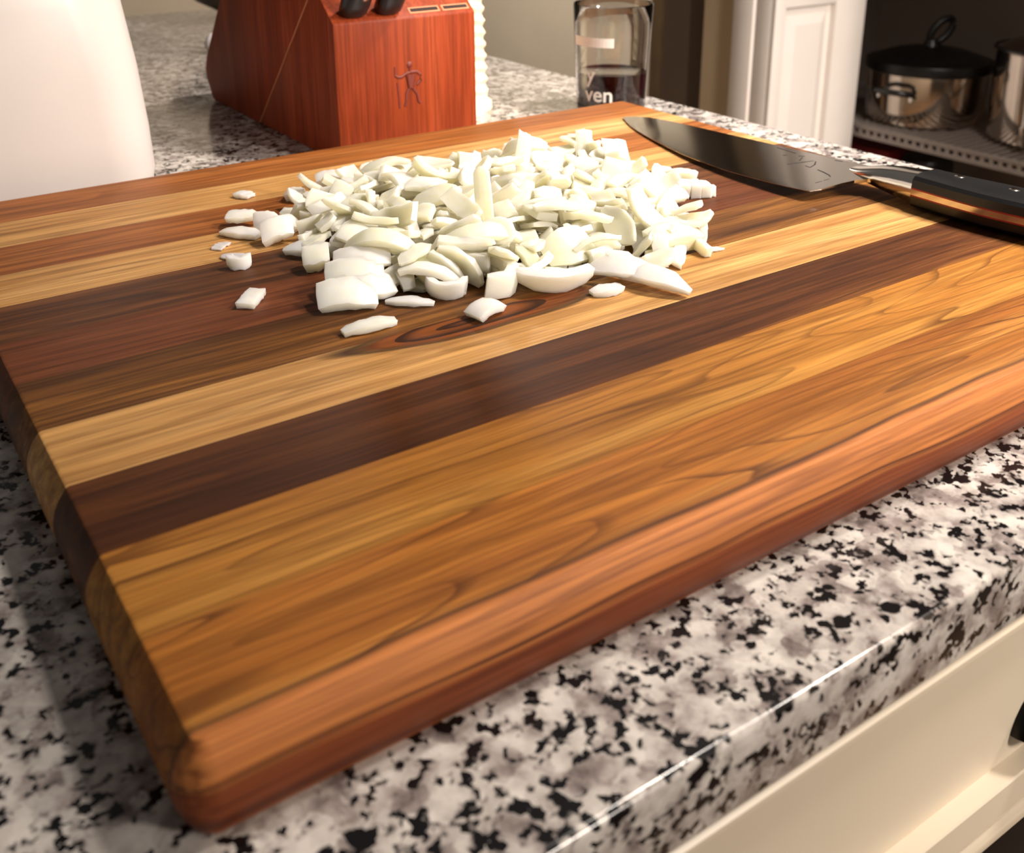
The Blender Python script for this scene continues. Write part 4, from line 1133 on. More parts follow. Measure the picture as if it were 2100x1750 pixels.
# handle: lower scale, red liner, tang, red liner, upper scale
HC = [(0.4632, 0.1460, 0.0262), (0.4632, 0.1340, 0.0272), (0.4640, 0.1180, 0.0300), (0.4655, 0.1000, 0.0320), (0.4670, 0.0800, 0.0300), (0.4680, 0.0600, 0.0290), (0.4680, 0.0450, 0.0320), (0.4665, 0.0340, 0.0300), (0.4640, 0.0290, 0.0180)]
def handle_outline(grow=0.0):
    Pc = [Vector((a, b, w)) for a, b, w in HC]
    pts = interp([tuple(p) for p in Pc], 24)
    L1, L2 = [], []
    for i, p in enumerate(pts):
        L1.append((p.x - p.z / 2 - grow, p.y)); L2.append((p.x + p.z / 2 + grow, p.y))
    return L1 + L2[::-1]
def slab(name, z0, z1, mat, shrink=0.0, dome=None):
    out = handle_outline()
    cx = 0.4645
    bm = bmesh.new()
    levels = [(z0, 0.0), (z1, 0.0)]
    if dome == 'up': levels = [(z0, 0.0), (z0 + .6 * (z1 - z0), 0.0004), (z0 + .85 * (z1 - z0), 0.0022), (z1, 0.0062)]
    if dome == 'down': levels = [(z0, 0.0062), (z0 + .15 * (z1 - z0), 0.0022), (z0 + .4 * (z1 - z0), 0.0004), (z1, 0.0)]
    rings = []
    m = len(out)
    for z, s in levels:
        ring = []
        for i, (x, y) in enumerate(out):
            j = i if i < m // 2 else m - 1 - i
            c, _, w = interp([tuple(p) for p in HC], 24)[j]
            k = max(0.1, 1 - 2 * s / w) if w > 0 else 1
            yy = y if 0 < j < 23 else (y + (s * .6 if j == 23 else 0))
            ring.append(bm.verts.new(K((c + (x - c) * k, yy, z))))
        rings.append(ring)
    for A, B in zip(rings, rings[1:]):
        for k in range(m): bm.faces.new((A[k], A[(k + 1) % m], B[(k + 1) % m], B[k]))
    bm.faces.new(rings[0][::-1]); bm.faces.new(rings[-1])
    return link(name, finish(bm, name, 30), mat, kn)
M['handle'] = plain('black_handle_composite', rgb(24, 24, 25), 0.30, var=0.12, spec=0.5)
M['liner'] = plain('red_liner', rgb(170, 36, 28), 0.45, var=0.08)
zc = 0.0388
slab('handle_scale', zc - 0.0098, zc - 0.0024, M['handle'], dome='down')
slab('liner', zc - 0.0024, zc - 0.0016, M['liner'])
slab('tang', zc - 0.0016, zc + 0.0016, M['steel'])
slab('liner', zc + 0.0016, zc + 0.0024, M['liner'])
us = slab('handle_scale', zc + 0.0024, zc + 0.0098, M['handle'], dome='up')
for (x, y) in ((0.4680, 0.1290), (0.4695, 0.0980), (0.4672, 0.0650)):
    link('rivet', lathe_mesh('rivet', [(0.0, 0.0006), (0.0022, 0.0005), (0.0030, 0.0), (0.0030, -0.002), (0.0, -0.002)], 18), M['steel'], kn, loc=K((x, y, zc + 0.0097)))

# ------------------------------------------------------------------ onion
def onion_material(name, a, b, sss=0.8):
    t = NT(name)
    oi = t.n('ShaderNodeObjectInfo')
    f, _ = t.noise(t.mapv(t.obj(), (120, 120, 500)), 1.0, 3.0)
    c = t.mix(oi.outputs['Random'], a, b)
    c = t.mix(t.ramp(f, [(0.35, 0.0), (0.75, 0.35)]), c, rgb(250, 248, 240))
    t.set(color=c, rough=0.28, sss=sss, sss_r=(1.0, 0.9, 0.62), sss_scale=0.012, spec=0.5)
    tl = t.n('ShaderNodeBsdfTranslucent'); t.put(tl.inputs['Color'], c)
    mx = t.n('ShaderNodeMixShader'); mx.inputs[0].default_value = 0.18
    t.t.links.new(t.b.outputs[0], mx.inputs[1]); t.t.links.new(tl.outputs[0], mx.inputs[2])
    t.t.links.new(mx.outputs[0], t.t.nodes['Material Output'].inputs['Surface'])
    return t.m
M['onion'] = onion_material('onion_flesh', rgb(249, 242, 206), rgb(251, 245, 226))
M['onion_pink'] = onion_material('onion_flesh_pale', rgb(249, 239, 222), rgb(250, 243, 232))
M['onion_yellow'] = onion_material('onion_flesh_yellow', rgb(246, 242, 188), rgb(248, 244, 208))
meshes = [onion_mesh('onion_piece', k, 100 + i) for i, k in enumerate(ONION_KINDS)]
for me in meshes: me.materials.append(M['onion'])
HEAP_LABELS = {'dice': 'small squarish onion dice', 'sliver': 'thin curved onion sliver',
               'slice': 'long arc-shaped onion slice', 'petal': 'pointed onion petal'}
def heap_place(x, y, z):
    """Which part of the heap a piece lies in, as seen from the near side of the board."""
    u = (x - 0.255) * 0.83 - (y - 0.255) * 0.56
    v = (x - 0.255) * 0.56 + (y - 0.255) * 0.83
    side = 'left' if u < -0.045 else ('right' if u > 0.045 else 'middle')
    return ('back ' if v > 0.03 else ('front ' if v < -0.03 else 'centre ')) + side
for row in PILE:
    o = link('onion_piece', meshes[row[0]])
    o.rotation_mode = 'QUATERNION'
    o.location = (row[1], row[2], row[3] + T + 0.0002)
    o.rotation_quaternion = Quaternion(row[4:8]).normalized()
    k = ONION_KINDS[row[0]]
    w_ = heap_place(*row[1:4])
    tag(o, '%s in the %s of the chopped heap' % (HEAP_LABELS[k], w_), 'onion', 'chopped onion heap: %s pieces, %s' % (k, w_))
# pieces buried under the heap, one object
bm = bmesh.new()
for row in BURIED:
    mx = Matrix.Translation((row[1], row[2], row[3] + T + 0.0002)) @ Quaternion(row[4:8]).normalized().to_matrix().to_4x4()
    tmp = meshes[row[0]].copy(); tmp.transform(mx); bm.from_mesh(tmp); bpy.data.meshes.remove(tmp)
me = bpy.data.meshes.new('buried_onion_dice'); bm.to_mesh(me); bm.free()
me.polygons.foreach_set('use_smooth', [True] * len(me.polygons)); me.set_sharp_from_angle(angle=math.radians(42))
tag(link('buried_onion_dice', me, M['onion']), 'mass of diced onion buried beneath the pieces of the heap', 'onion', kind='stuff')

def onion_at(label, xy, rz, R, arc, h, th, tap=0.2, pose='flat', tilt=(0, 0), lift=0.0, mat='onion', both=False, seed=1, ang=0.0):
    """A single piece set down on the board. pose 'edge' stands the arc on its cut side, 'flat' lays the layer convex side up."""
    me = onion_shell('onion_piece', random.Random(seed), R, arc, h, th, tap, ang, 8, both)
    rot = Matrix.Rotation(rz, 4, 'Z') @ Matrix.Rotation(tilt[0], 4, 'X') @ Matrix.Rotation(tilt[1], 4, 'Y')
    if pose == 'flat': rot = rot @ Matrix.Rotation(-math.pi / 2, 4, 'Y') @ Matrix.Rotation(0, 4, 'X')
    me.transform(rot)
    zmin = min(v.co.z for v in me.vertices)
    o = link('onion_piece', me, M[mat])
    o.location = (xy[0], xy[1], T + lift - zmin + 0.00005)
    tag(o, label, 'onion', 'single onion pieces around the heap')
    return o
D = math.radians
loose = [
    ('small flat onion chip lying alone farthest back on the pale plank', (0.1551, 0.382), D(-150), .05, .011, .009, .0026, .3, 'flat', (0, 0), 0, 'onion_pink', True, 3),
    ('pointed onion petal on top of the small cluster left of the heap', (0.1362, 0.3324), D(-124), .04, .017, .011, .003, .8, 'flat', (0, .15), .003, 'onion', False, 5),
    ('long flat onion strip at the left end of the small left cluster', (0.1290, 0.3165), D(-149), .05, .022, .010, .0032, .4, 'flat', (0, 0), 0, 'onion_pink', True, 6),
    ('upright onion chip sticking out of the small left cluster', (0.1425, 0.315), D(-124), .04, .013, .012, .003, .5, 'flat', (.2, .8), 0, 'onion_pink', False, 7),
    ('chunky onion dice at the front of the small left cluster', (0.1412, 0.2968), D(-110), .03, .016, .014, .0045, .2, 'flat', (.1, .5), 0, 'onion_pink', False, 8),
    ('onion dice tucked between the left cluster and the heap', (0.1490, 0.3050), D(-80), .03, .014, .012, .0040, .2, 'flat', (.1, .4), 0, 'onion_pink', False, 18),
    ('tiny translucent onion fleck at the far left of the scraps', (0.1147, 0.3066), D(-50), .05, .010, .006, .0012, .4, 'flat', (0, 0), 0, 'onion_pink', False, 9),
    ('thin translucent onion scrap touching the curled piece', (0.1150, 0.2875), D(-130), .05, .014, .008, .0012, .6, 'flat', (0, 0), 0, 'onion_pink', True, 10),
    ('small curled C-shaped onion scrap left of the heap', (0.1120, 0.2730), D(250), .0045, .014, .006, .0035, .2, 'edge', (0, 0), 0, 'onion_pink', False, 11),
    ('rectangular onion chip lying alone nearest the left side on dark wood', (0.1019, 0.2304), D(-42), .05, .018, .0085, .003, .15, 'flat', (0, 0), 0, 'onion_pink', False, 12),
    ('long rounded onion strip lying alone at the very front', (0.1309, 0.1733), D(-95), .05, .024, .0080, .0028, .5, 'flat', (0, 0), 0, 'onion', True, 13),
    ('double-lobed pale onion chip at the front centre of the heap', (0.1792, 0.1586), D(-80), .014, .018, .011, .0035, .3, 'flat', (0, 0), 0, 'onion_pink', False, 14),
    ('onion dice with a bright cut end at the back left of the heap', (0.1769, 0.3584), D(-140), .03, .011, .009, .005, .1, 'flat', (.2, .2), 0, 'onion_pink', False, 15),
    ('greyish onion chunk at the back left edge of the heap', (0.2053, 0.3720), D(-110), .03, .016, .011, .006, .3, 'flat', (.1, .2), 0, 'onion_pink', False, 16),
    ('square onion dice in front of the left arm of the heap', (0.1418, 0.2500), D(-115), .03, .012, .012, .006, .05, 'flat', (.1, .5), 0, 'onion', False, 17),
    ('long pale onion strip along the left front of the heap', (0.1470, 0.2670), D(-140), .04, .030, .009, .004, .6, 'flat', (0, .3), 0, 'onion_pink', True, 19),
    ('pink-white onion dice right of the heap, nearest the knife tip', (0.3800, 0.2705), D(-124), .04, .010, .009, .0065, .05, 'flat', (0, 0), 0, 'onion_pink', False, 20),
    ('longer onion dice right of the heap beside the knife blade', (0.3850, 0.2575), D(-140), .04, .016, .010, .0065, .15, 'flat', (0, 0), 0, 'onion', False, 21),
    ('first of the joined onion slices right of the heap', (0.3640, 0.2360), D(-30), .04, .013, .0065, .0095, .05, 'flat', (0, 0), 0, 'onion_pink', False, 22),
    ('second of the joined onion slices right of the heap', (0.3695, 0.2330), D(-30), .04, .013, .0055, .0092, .05, 'flat', (0, 0), 0, 'onion_pink', False, 23),
    ('third of the joined onion slices right of the heap', (0.3745, 0.2300), D(-30), .04, .012, .0055, .0085, .05, 'flat', (0, 0), 0, 'onion_pink', False, 24),
    ('tiny last onion slice at the right end of the joined slices', (0.3785, 0.2278), D(-30), .04, .008, .0035, .0060, .05, 'flat', (0, 0), 0, 'onion_pink', False, 25),
    ('ragged onion chip with a notch in front of the joined slices', (0.3470, 0.2270), D(-100), .014, .020, .013, .004, .6, 'flat', (.1, .5), 0, 'onion', False, 26),
    ('upright pointed onion petal at the right edge of the heap', (0.3510, 0.2430), D(-40), .04, .022, .009, .0035, .7, 'flat', (.9, 0), 0, 'onion', True, 27),
    ('thick onion slab at the right front end of the heap', (0.2975, 0.1705), D(-92), .04, .028, .014, .0100, .15, 'flat', (0, .25), 0, 'onion', False, 28),
    ('thin onion spike on the end of the thick right slab', (0.3120, 0.1655), D(-40), .04, .020, .004, .0015, .9, 'flat', (.8, 0), 0, 'onion_pink', True, 29),
    ('tiny onion sliver lying on the pale plank right of the slab', (0.3150, 0.1590), D(-90), .04, .009, .004, .0012, .9, 'flat', (0, 0), 0, 'onion_pink', True, 30),
    ('bottom slice of the fanned onion stack at the front left', (0.1340, 0.2005), D(-112), .030, .026, .016, .0040, .25, 'flat', (0, .45), 0, 'onion', False, 31),
    ('second slice of the fanned onion stack at the front left', (0.1440, 0.2020), D(-95), .030, .026, .015, .0034, .3, 'flat', (0, .50), .001, 'onion', False, 32),
    ('third slice of the fanned onion stack at the front left', (0.1430, 0.2110), D(-115), .030, .026, .014, .0030, .3, 'flat', (0, .45), .006, 'onion', False, 33),
    ('fourth slice of the fanned onion stack at the front left', (0.1500, 0.2170), D(-115), .028, .026, .013, .0030, .3, 'flat', (0, .40), .009, 'onion_pink', False, 34),
    ('topmost arched slice of the fanned onion stack at the front left', (0.1600, 0.2190), D(-135), .020, .036, .010, .0034, .4, 'flat', (0, .30), .013, 'onion_yellow', False, 35),
    ('yellow-green onion slice leaning on the fanned stack', (0.1735, 0.2090), D(-190), .022, .030, .009, .0036, .3, 'flat', (-.25, .1), .003, 'onion_yellow', False, 36),
    ('pale onion slice leaning beside the yellow-green one', (0.1650, 0.2070), D(-190), .026, .026, .008, .0034, .3, 'flat', (-.25, .1), .002, 'onion', False, 37),
    ('flat onion sliver lying in front of the fanned stack', (0.1573, 0.1869), D(-130), .05, .022, .007, .0022, .7, 'flat', (0, 0), 0, 'onion_pink', True, 38),
    ('U-shaped onion curl standing at the front of the heap', (0.1750, 0.1850), D(236), .0085, .028, .009, .0030, .4, 'edge', (0, .3), 0, 'onion_pink', False, 39),
    ('big hook-shaped onion ring slice at the front centre', (0.1990, 0.1800), D(-20), .0125, .044, .011, .0055, .05, 'edge', (0, .15), 0, 'onion', False, 40),
    ('large crescent onion slice lying right of the hook-shaped one', (0.2185, 0.1625), D(246), .026, .038, .011, .0050, .5, 'edge', (0, .5), 0, 'onion_pink', True, 41),
    ('straight yellow onion stick leaning between the hook and crescent slices', (0.2190, 0.1800), D(-187), .08, .028, .0075, .0036, .05, 'flat', (-.35, 0), .0005, 'onion_yellow', False, 42),
    ('long onion petal lying at the right front, pointing to the near edge', (0.2560, 0.1420), D(-163), .05, .044, .012, .0034, .8, 'flat', (0, .25), .001, 'onion_pink', True, 43),
    ('short onion chip under the long petal at the right front', (0.2365, 0.1475), D(-100), .04, .016, .009, .0030, .5, 'flat', (0, 0), 0, 'onion_pink', True, 44),
    ('wide pale onion layer across the right front of the heap', (0.2500, 0.1540), D(-140), .035, .034, .013, .0030, .7, 'flat', (0, .35), .003, 'onion_pink', True, 45),
    ('upright onion chip beside the long petal at the right front', (0.2790, 0.1600), D(-36), .05, .016, .008, .0028, .1, 'flat', (1.0, 0), 0, 'onion_pink', False, 46),
    ('tall pointed onion stick standing in the middle of the heap', (0.2240, 0.2300), D(-124), .06, .0085, .030, .0035, .2, 'flat', (.1, 1.15), .012, 'onion', True, 47),
    ('straight onion stick rising from the back of the heap', (0.2850, 0.2850), D(-118), .06, .0085, .028, .0040, .1, 'flat', (-.25, 1.15), .011, 'onion', False, 48),
    ('square onion chip standing upright at the very top of the heap', (0.3420, 0.3010), D(-124), .05, .010, .016, .0035, .05, 'flat', (0, 1.2), .013, 'onion', False, 51),
    ('large upright onion square at the back right of the heap', (0.3500, 0.2800), D(-115), .05, .014, .017, .0040, .15, 'flat', (.1, 1.0), .010, 'onion', False, 52),
    ('long curved onion arc across the front of the heap', (0.2050, 0.2030), D(-104), .030, .044, .009, .0036, .4, 'flat', (0, .5), .011, 'onion_yellow', True, 49),
    ('broad rounded onion layer on the right front slope of the heap', (0.2440, 0.1830), D(-80), .020, .036, .020, .0032, .5, 'flat', (0, .7), .003, 'onion_yellow', True, 50),
]
for row in loose: onion_at(row[0], row[1], row[2], row[3], row[4], row[5], row[6], row[7], row[8], row[9], row[10], row[11], row[12], row[13])

# ------------------------------------------------------------------ white plastic jug behind the board
M['jug'] = plain('white_plastic', rgb(206, 198, 194), 0.34, var=0.012, scale=20, sss=0.25, sss_r=(1, .9, .8), sss_scale=0.01)
def rr_ring(w, d, r, z, n=8):
    out = []
    r = min(r, w / 2 - 1e-4, d / 2 - 1e-4)
    for (sx, sy, a0) in ((1, -1, -90), (1, 1, 0), (-1, 1, 90), (-1, -1, 180)):
        for k in range(n):
            a = math.radians(a0 + 90 * k / (n - 1))
            out.append((sx * (w / 2 - r) + r * math.cos(a), sy * (d / 2 - r) + r * math.sin(a), z))
    return out
jug = thing('plastic_jug', 'large white plastic jug standing behind the left end of the board', 'jug', (0.0645, 0.5560, 0.0))
prof = [(.118, .030, 0.0), (.140, .034, .003), (.148, .036, .010), (.152, .036, .022), (.151, .036, .050), (.147, .037, .090), (.140, .040, .130), (.130, .044, .165), (.104, .044, .195), (.072, .034, .215), (.046, .022, .226), (.040, .0199, .232), (.040, .0199, .246)]
link('body', loft_mesh('body', [rr_ring(w, w, r, z) for w, r, z in prof], 50), M['jug'], jug)
link('cap', lathe_mesh('cap', [(0, .262), (.0205, .262), (.0222, .259), (.0222, .244), (.0205, .244)], 40), M['jug'], jug)
link('handle', tube_mesh('handle', [(-.018, .0, .236), (-.045, 0, .232), (-.072, 0, .212), (-.078, 0, .180), (-.066, 0, .150)], .010, 10), M['jug'], jug)

# ------------------------------------------------------------------ knife block
M['cherry'] = wood('cherry_stained_wood', rgb(132, 50, 22), rgb(154, 64, 30), rgb(172, 78, 42), 41, rings=2.0, ring_amt=0.18, ring_w=0.2, band=(3.0, 60.0), rough=0.36, axis='z', streak=0.35)
M['cherry_cut'] = plain('cut_wood_edge', rgb(214, 140, 96), 0.6, var=0.08)
bx, by = 0.2755, 0.5085
blk = thing('knife_block', 'reddish cherry-stained slanted wooden knife block behind the board', 'knife block', (bx, by, 0))
W = 0.1203
def yz(pts): return [(y - by, z) for y, z in pts]
body_pts = [(0.5380, 0.1286), (0.6390, 0.2126), (0.8000, 0.0395), (0.8060, 0.0285), (0.8045, 0.0185), (0.7930, 0.0015), (0.7880, 0.0), (0.6725, 0.0)]
link('body', prism_mesh('body', yz(body_pts), 'x', 0.0, W, 0.0014), M['cherry'], blk)
foot_pts = [(0.5085, 0.0), (0.5085, 0.1035), (0.5376, 0.1281), (0.6718, 0.0)]
foot = link('front_foot', prism_mesh('front_foot', yz(foot_pts), 'x', 0.0, W, 0.0014), M['cherry'], blk)
link('glue_line', prism_mesh('glue_line', yz([(0.5378, 0.1280), (0.5384, 0.1286), (0.6728, 0.0004), (0.6716, 0.0004)]), 'x', -0.0001, 0.01), M['cherry_cut'], blk)
# slots in the sloping face: a pale rim round a dark plate coloured as the shaded opening
sl_d = Vector((0, 0.770, 0.638)); sl_n = Vector((0, -0.638, 0.770))
base = Vector((0, 0.0, 0.1035))
def slope_pt(x, t, h=0.0): return base + Vector((x, 0, 0)) + sl_d * t + sl_n * h
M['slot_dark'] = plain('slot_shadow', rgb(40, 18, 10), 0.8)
def slot(x0, x1, t0, t1, parent):
    def plate(name, a, b, c, d, h0, h1, mat, par):
        bm = bmesh.new()
        V_ = [bm.verts.new(slope_pt(x, t, h)) for h in (h0, h1) for x, t in ((a, c), (b, c), (b, d), (a, d))]
        for f in ((3, 2, 1, 0), (4, 5, 6, 7), (0, 1, 5, 4), (1, 2, 6, 5), (2, 3, 7, 6), (3, 0, 4, 7)): bm.faces.new([V_[i] for i in f])
        return link(name, finish(bm, name), mat, par)
    s = plate('slot_rim', x0 - .0012, x1 + .0012, t0 - .0012, t1 + .0012, -.001, .00025, M['cherry_cut'], parent)
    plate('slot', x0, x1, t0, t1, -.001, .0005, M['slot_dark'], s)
slot(0.0660, 0.0895, 0.0048, 0.0082, foot)
slot(0.0945, 0.1155, 0.0048, 0.0080, foot)
# the two small knives in the front row: only their handles stand out
for nm, xc, lab in (('steak_knife', 0.0188, 'black-handled knife in the leftmost front slot of the knife block'),
                    ('steak_knife', 0.0470, 'black-handled knife in the second front slot of the knife block')):
    r = slope_pt(xc, 0.0085, 0.0)
    t_ = thing(nm, lab, 'knife', (bx + r.x, by + r.y, r.z), (math.radians(39.6), 0, 0), 'small knives in the knife block')
    rings = []
    for z, w, d in ((0.0008, .0190, .0100), (0.003, .0215, .0118), (0.012, .0225, .0125), (0.04, .0210, .0120), (0.075, .0225, .0125), (0.095, .0250, .0130), (0.103, .0200, .0100)):
        rings.append([(math.copysign(abs(math.cos(a)) ** .75, math.cos(a)) * w / 2, math.copysign(abs(math.sin(a)) ** .75, math.sin(a)) * d / 2, z) for a in [2 * math.pi * k / 20 for k in range(20)]])
    h = link('handle', loft_mesh('handle', rings, 40), M['handle'], t_)
    for z in (0.020, 0.050, 0.080):
        rv = link('rivet', lathe_mesh('rivet', [(0.0, 0.0005), (.0018, .0004), (.0024, 0), (.0024, -.002), (0, -.002)], 14), M['steel'], h, loc=(0.003, -0.0060, z), rot=(math.pi / 2, 0, 0))
# carved walking-figure emblem on the front
M['carved'] = plain('carved_wood', rgb(108, 34, 16), 0.55, var=0.1)
em = link('emblem', None, parent=foot)
def E_(px, py): return (0.3235 + (px - 808) * .000392 - bx, -0.0001, 0.0688 - (py - 135) * .0004 - (px - 808) * .00003)
strokes = [([(809, 137), (809, 152)], .0009), ([(813, 167), (815, 190), (816, 216)], .0009), ([(808, 153), (814, 157), (823, 157), (832, 151), (842, 148)], .0012),
           ([(842, 148), (856, 147), (864, 153), (864, 164), (856, 172)], .0013), ([(842, 139), (842, 148)], .0011),
           ([(839, 178), (832, 189), (832, 203), (828, 213)], .0013), ([(846, 178), (856, 190), (858, 203), (862, 208)], .0013), ([(838, 152), (842, 178)], .0026), ([(848, 152), (843, 178)], .0026)]
parts = []
bm = bmesh.new()
for pts, r in strokes:
    m_ = tube_mesh('s', [E_(*p) for p in pts], r, 8); m_.transform(Matrix.Diagonal((1, 0.35, 1, 1))); bm.from_mesh(m_); bpy.data.meshes.remove(m_)
m_ = lathe_mesh('s', [(0, .0006), (.0018, .0005), (.0026, 0), (0, 0)], 16); m_.transform(Matrix.Translation(E_(841, 134)) @ Matrix.Rotation(math.pi / 2, 4, 'X')); bm.from_mesh(m_); bpy.data.meshes.remove(m_)
me = bpy.data.meshes.new('emblem'); bm.to_mesh(me); bm.free()
bpy.data.objects.remove(em)
em = link('emblem', me, M['carved'], foot)
tag(em, 'carved emblem of a walking figure with a staff')

# ------------------------------------------------------------------ glass with red wine
gl_m = NT('clear_glass'); gl_m.set(color=(0.97, 0.97, 0.96, 1), rough=0.02, trans=1.0, ior=1.45); M['glass'] = gl_m.m
wn = NT('red_wine'); nf, _ = wn.noise(wn.obj(), 40.0); wn.set(color=wn.ramp(nf, [(0.3, rgb(26, 4, 9)), (0.7, rgb(34, 6, 12))]), rough=0.05, spec=0.2); M['wine'] = wn.m
GX, GY = 0.555, 0.534
def g_out(z): return 0.0308 + (0.0352 - 0.0308) * z / 0.096
gl = thing('drinking_glass', 'clear straight-sided tumbler with white lettering behind the far corner of the board', 'glass', (GX, GY, 0))
prof = [(0, 0.0), (0.0285, 0.0), (g_out(.002), 0.0022)] + [(g_out(z), z) for z in (.01, .03, .05, .07, .0945)] + [(0.0348, 0.0960), (0.0340, 0.0950)] + [(g_out(z) - .0017, z) for z in (.08, .06, .04, .02, .009)] + [(0.026, 0.0065), (0, 0.0062)]
link('vessel', lathe_mesh('vessel', prof, 72, 50), M['glass'], gl)
wine = link('red_wine', lathe_mesh('red_wine', [(0, 0.0064), (0.0258, 0.0067)] + [(g_out(z) - .00176, z) for z in (.0095, .02, .03, .0365)] + [(0.0290, .0360), (0, .0359)], 72, 50), M['wine'], loc=(GX, GY, 0))
tag(wine, 'dark red wine filling the lower part of the tumbler', 'wine')
M['print'] = plain('white_print', rgb(238, 230, 222), 0.55, var=0.02)
ax0 = math.atan2(-0.188 - GY, -0.0416 - GX)      # side of the glass facing the room in front
def on_glass(u, z, lift=0.00025):
    """u runs left to right round the front of the glass, in metres."""
    r = g_out(z) + lift
    a = ax0 + u / r
    return (r * math.cos(a), r * math.sin(a), z)
def patch(name, u0, u1, z0, z1, nu=14):
    bm = bmesh.new()
    A = [[bm.verts.new(on_glass(u0 + (u1 - u0) * i / nu, z, l)) for i in range(nu + 1)] for z, l in ((z0, .00015), (z1, .00015), (z1, .0004), (z0, .0004))]
    for p, q in ((3, 2), (0, 3), (2, 1)):
        for i in range(nu): bm.faces.new((A[p][i], A[p][i + 1], A[q][i + 1], A[q][i]))
    return finish(bm, name)
link('printed_bar', patch('printed_bar', -0.0420, 0.0015, 0.0615, 0.0695), M['print'], gl)
def lettering(s, u, z, size):
    cu = bpy.data.curves.new('letters', 'FONT'); cu.body = s; cu.size = size; cu.offset = 0.0003; cu.resolution_u = 3
    ob = bpy.data.objects.new('letters', cu); COL.objects.link(ob)
    dg = bpy.context.evaluated_depsgraph_get()
    me = bpy.data.meshes.new_from_object(ob.evaluated_get(dg)); bpy.data.objects.remove(ob)
    for v in me.vertices: v.co = Vector(on_glass(u + v.co.x, z + v.co.y, 0.0004))
    link('printed_letters', me, M['print'], gl)
lettering('y', -0.0235, 0.0310, 0.0190)
lettering('ven', -0.0250, 0.0140, 0.0190)

# ------------------------------------------------------------------ things farther back on the counter
M['cream_glaze'] = plain('cream_glaze', rgb(240, 222, 190), 0.42, var=0.05)
def spiral_canister():
    """Upright jar with slanting ribs running round it."""
    n, m = 96, 60
    bm = bmesh.new(); rows = []
    for j in range(m + 1):
        z = 0.17 * j / m
        rb = 0.0355 - 0.0060 * (z / 0.17) + (0.004 if z < 0.006 else 0.0)
        rows.append([bm.verts.new(((rb + 0.0016 * (0 if (z < .012 or z > .16) else 1) * math.sin(2 * math.pi * (z / 0.0105 + i / n * 3))) * math.cos(2 * math.pi * i / n),
                                   (rb + 0.0016 * (0 if (z < .012 or z > .16) else 1) * math.sin(2 * math.pi * (z / 0.0105 + i / n * 3))) * math.sin(2 * math.pi * i / n), z)) for i in range(n)])
    for A, B in zip(rows, rows[1:]):
        for i in range(n): bm.faces.new((A[i], A[(i + 1) % n], B[(i + 1) % n], B[i]))
    bm.faces.new(rows[0][::-1]); bm.faces.new(rows[-1])
    return finish(bm, 'body', 60)
ca = thing('ribbed_canister', 'cream spiral-ribbed canister peeking out right of the knife block', 'canister', (0.4420, 0.6300, 0))
link('body', spiral_canister(), M['cream_glaze'], ca)
link('lid', lathe_mesh('lid', [(0, .192), (.006, .191), (.008, .186), (.006, .180), (.026, .178), (.0325, .174), (.0325, .1702), (0, .1702)], 40), M['cream_glaze'], ca)

M['walnut'] = plain('dark_walnut', rgb(58, 40, 20), 0.4, var=0.2, scale=40)
bw = thing('wooden_bowl', 'dark brown wooden bowl half hidden behind the knife block', 'bowl', (0.530, 1.335, 0))
link('bowl', lathe_mesh('bowl', [(0, 0.0), (.045, 0.0), (.050, .008), (.085, .026), (.118, .056), (.132, .095), (.128, .097), (.112, .058), (.080, .032), (.045, .016), (0, .014)], 56), M['walnut'], bw)
gc = thing('garlic_clove', 'small white garlic clove on the counter left of the knife block', 'garlic', (0.3665, 1.052, 0))
link('clove', lathe_mesh('clove', [(0, .0), (.006, .0008), (.0095, .006), (.0098, .012), (.0075, .018), (.0035, .0225), (0, .024)], 20, 60), M['jug'], gc)
link('root_end', lathe_mesh('root_end', [(0, .0240), (.0014, .0236), (.0016, .0215), (0, .0215)], 10), M['cream_glaze'], gc)

# ------------------------------------------------------------------ pantry: wire shelf, pots, boxes
ZS = -0.288
def wire_shelf(z, x0, x1, ya, yb, label, step=0.018):
    s = thing('wire_shelf', label, 'shelf', (x0, (ya + yb) / 2, z), group='wire shelves in the pantry')
    oy = (ya + yb) / 2
    L_ = (yb - ya) / 2
    for zz in (-.0045, -.0215): link('rail', box_mesh('rail', (-.003, -L_, zz - .0042), (.003, L_, zz + .0042), .001, 1), M['wire'], s)
    link('rail', box_mesh('rail', (x1 - x0 - .006, -L_, -.010), (x1 - x0, L_, -.003), .001, 1), M['wire'], s)
    bar = box_mesh('wire', (0.003, -.0022, -.0052), (x1 - x0 - .006, .0022, 0.0), 0.0)
    clip = box_mesh('wire', (-.0022, -.0040, -.0175), (.0022, .0040, -.0085), 0.0)
    n = int((yb - ya) / step)
    for i in range(n):
        y = -L_ + step * (i + .5)
        b = link('wire', bar, M['wire'], s); b.location = (0, y, 0)
        c = link('wire_clip', clip, M['wire'], s); c.location = (0, y, 0)
    return s
wire_shelf(ZS, 1.700, 2.13, 0.11, 1.440, 'grey wire pantry shelf holding the two steel pots')
wire_shelf(-0.640, 1.700, 2.13, 0.11, 1.440, 'lower grey wire pantry shelf below the pots', 0.03)

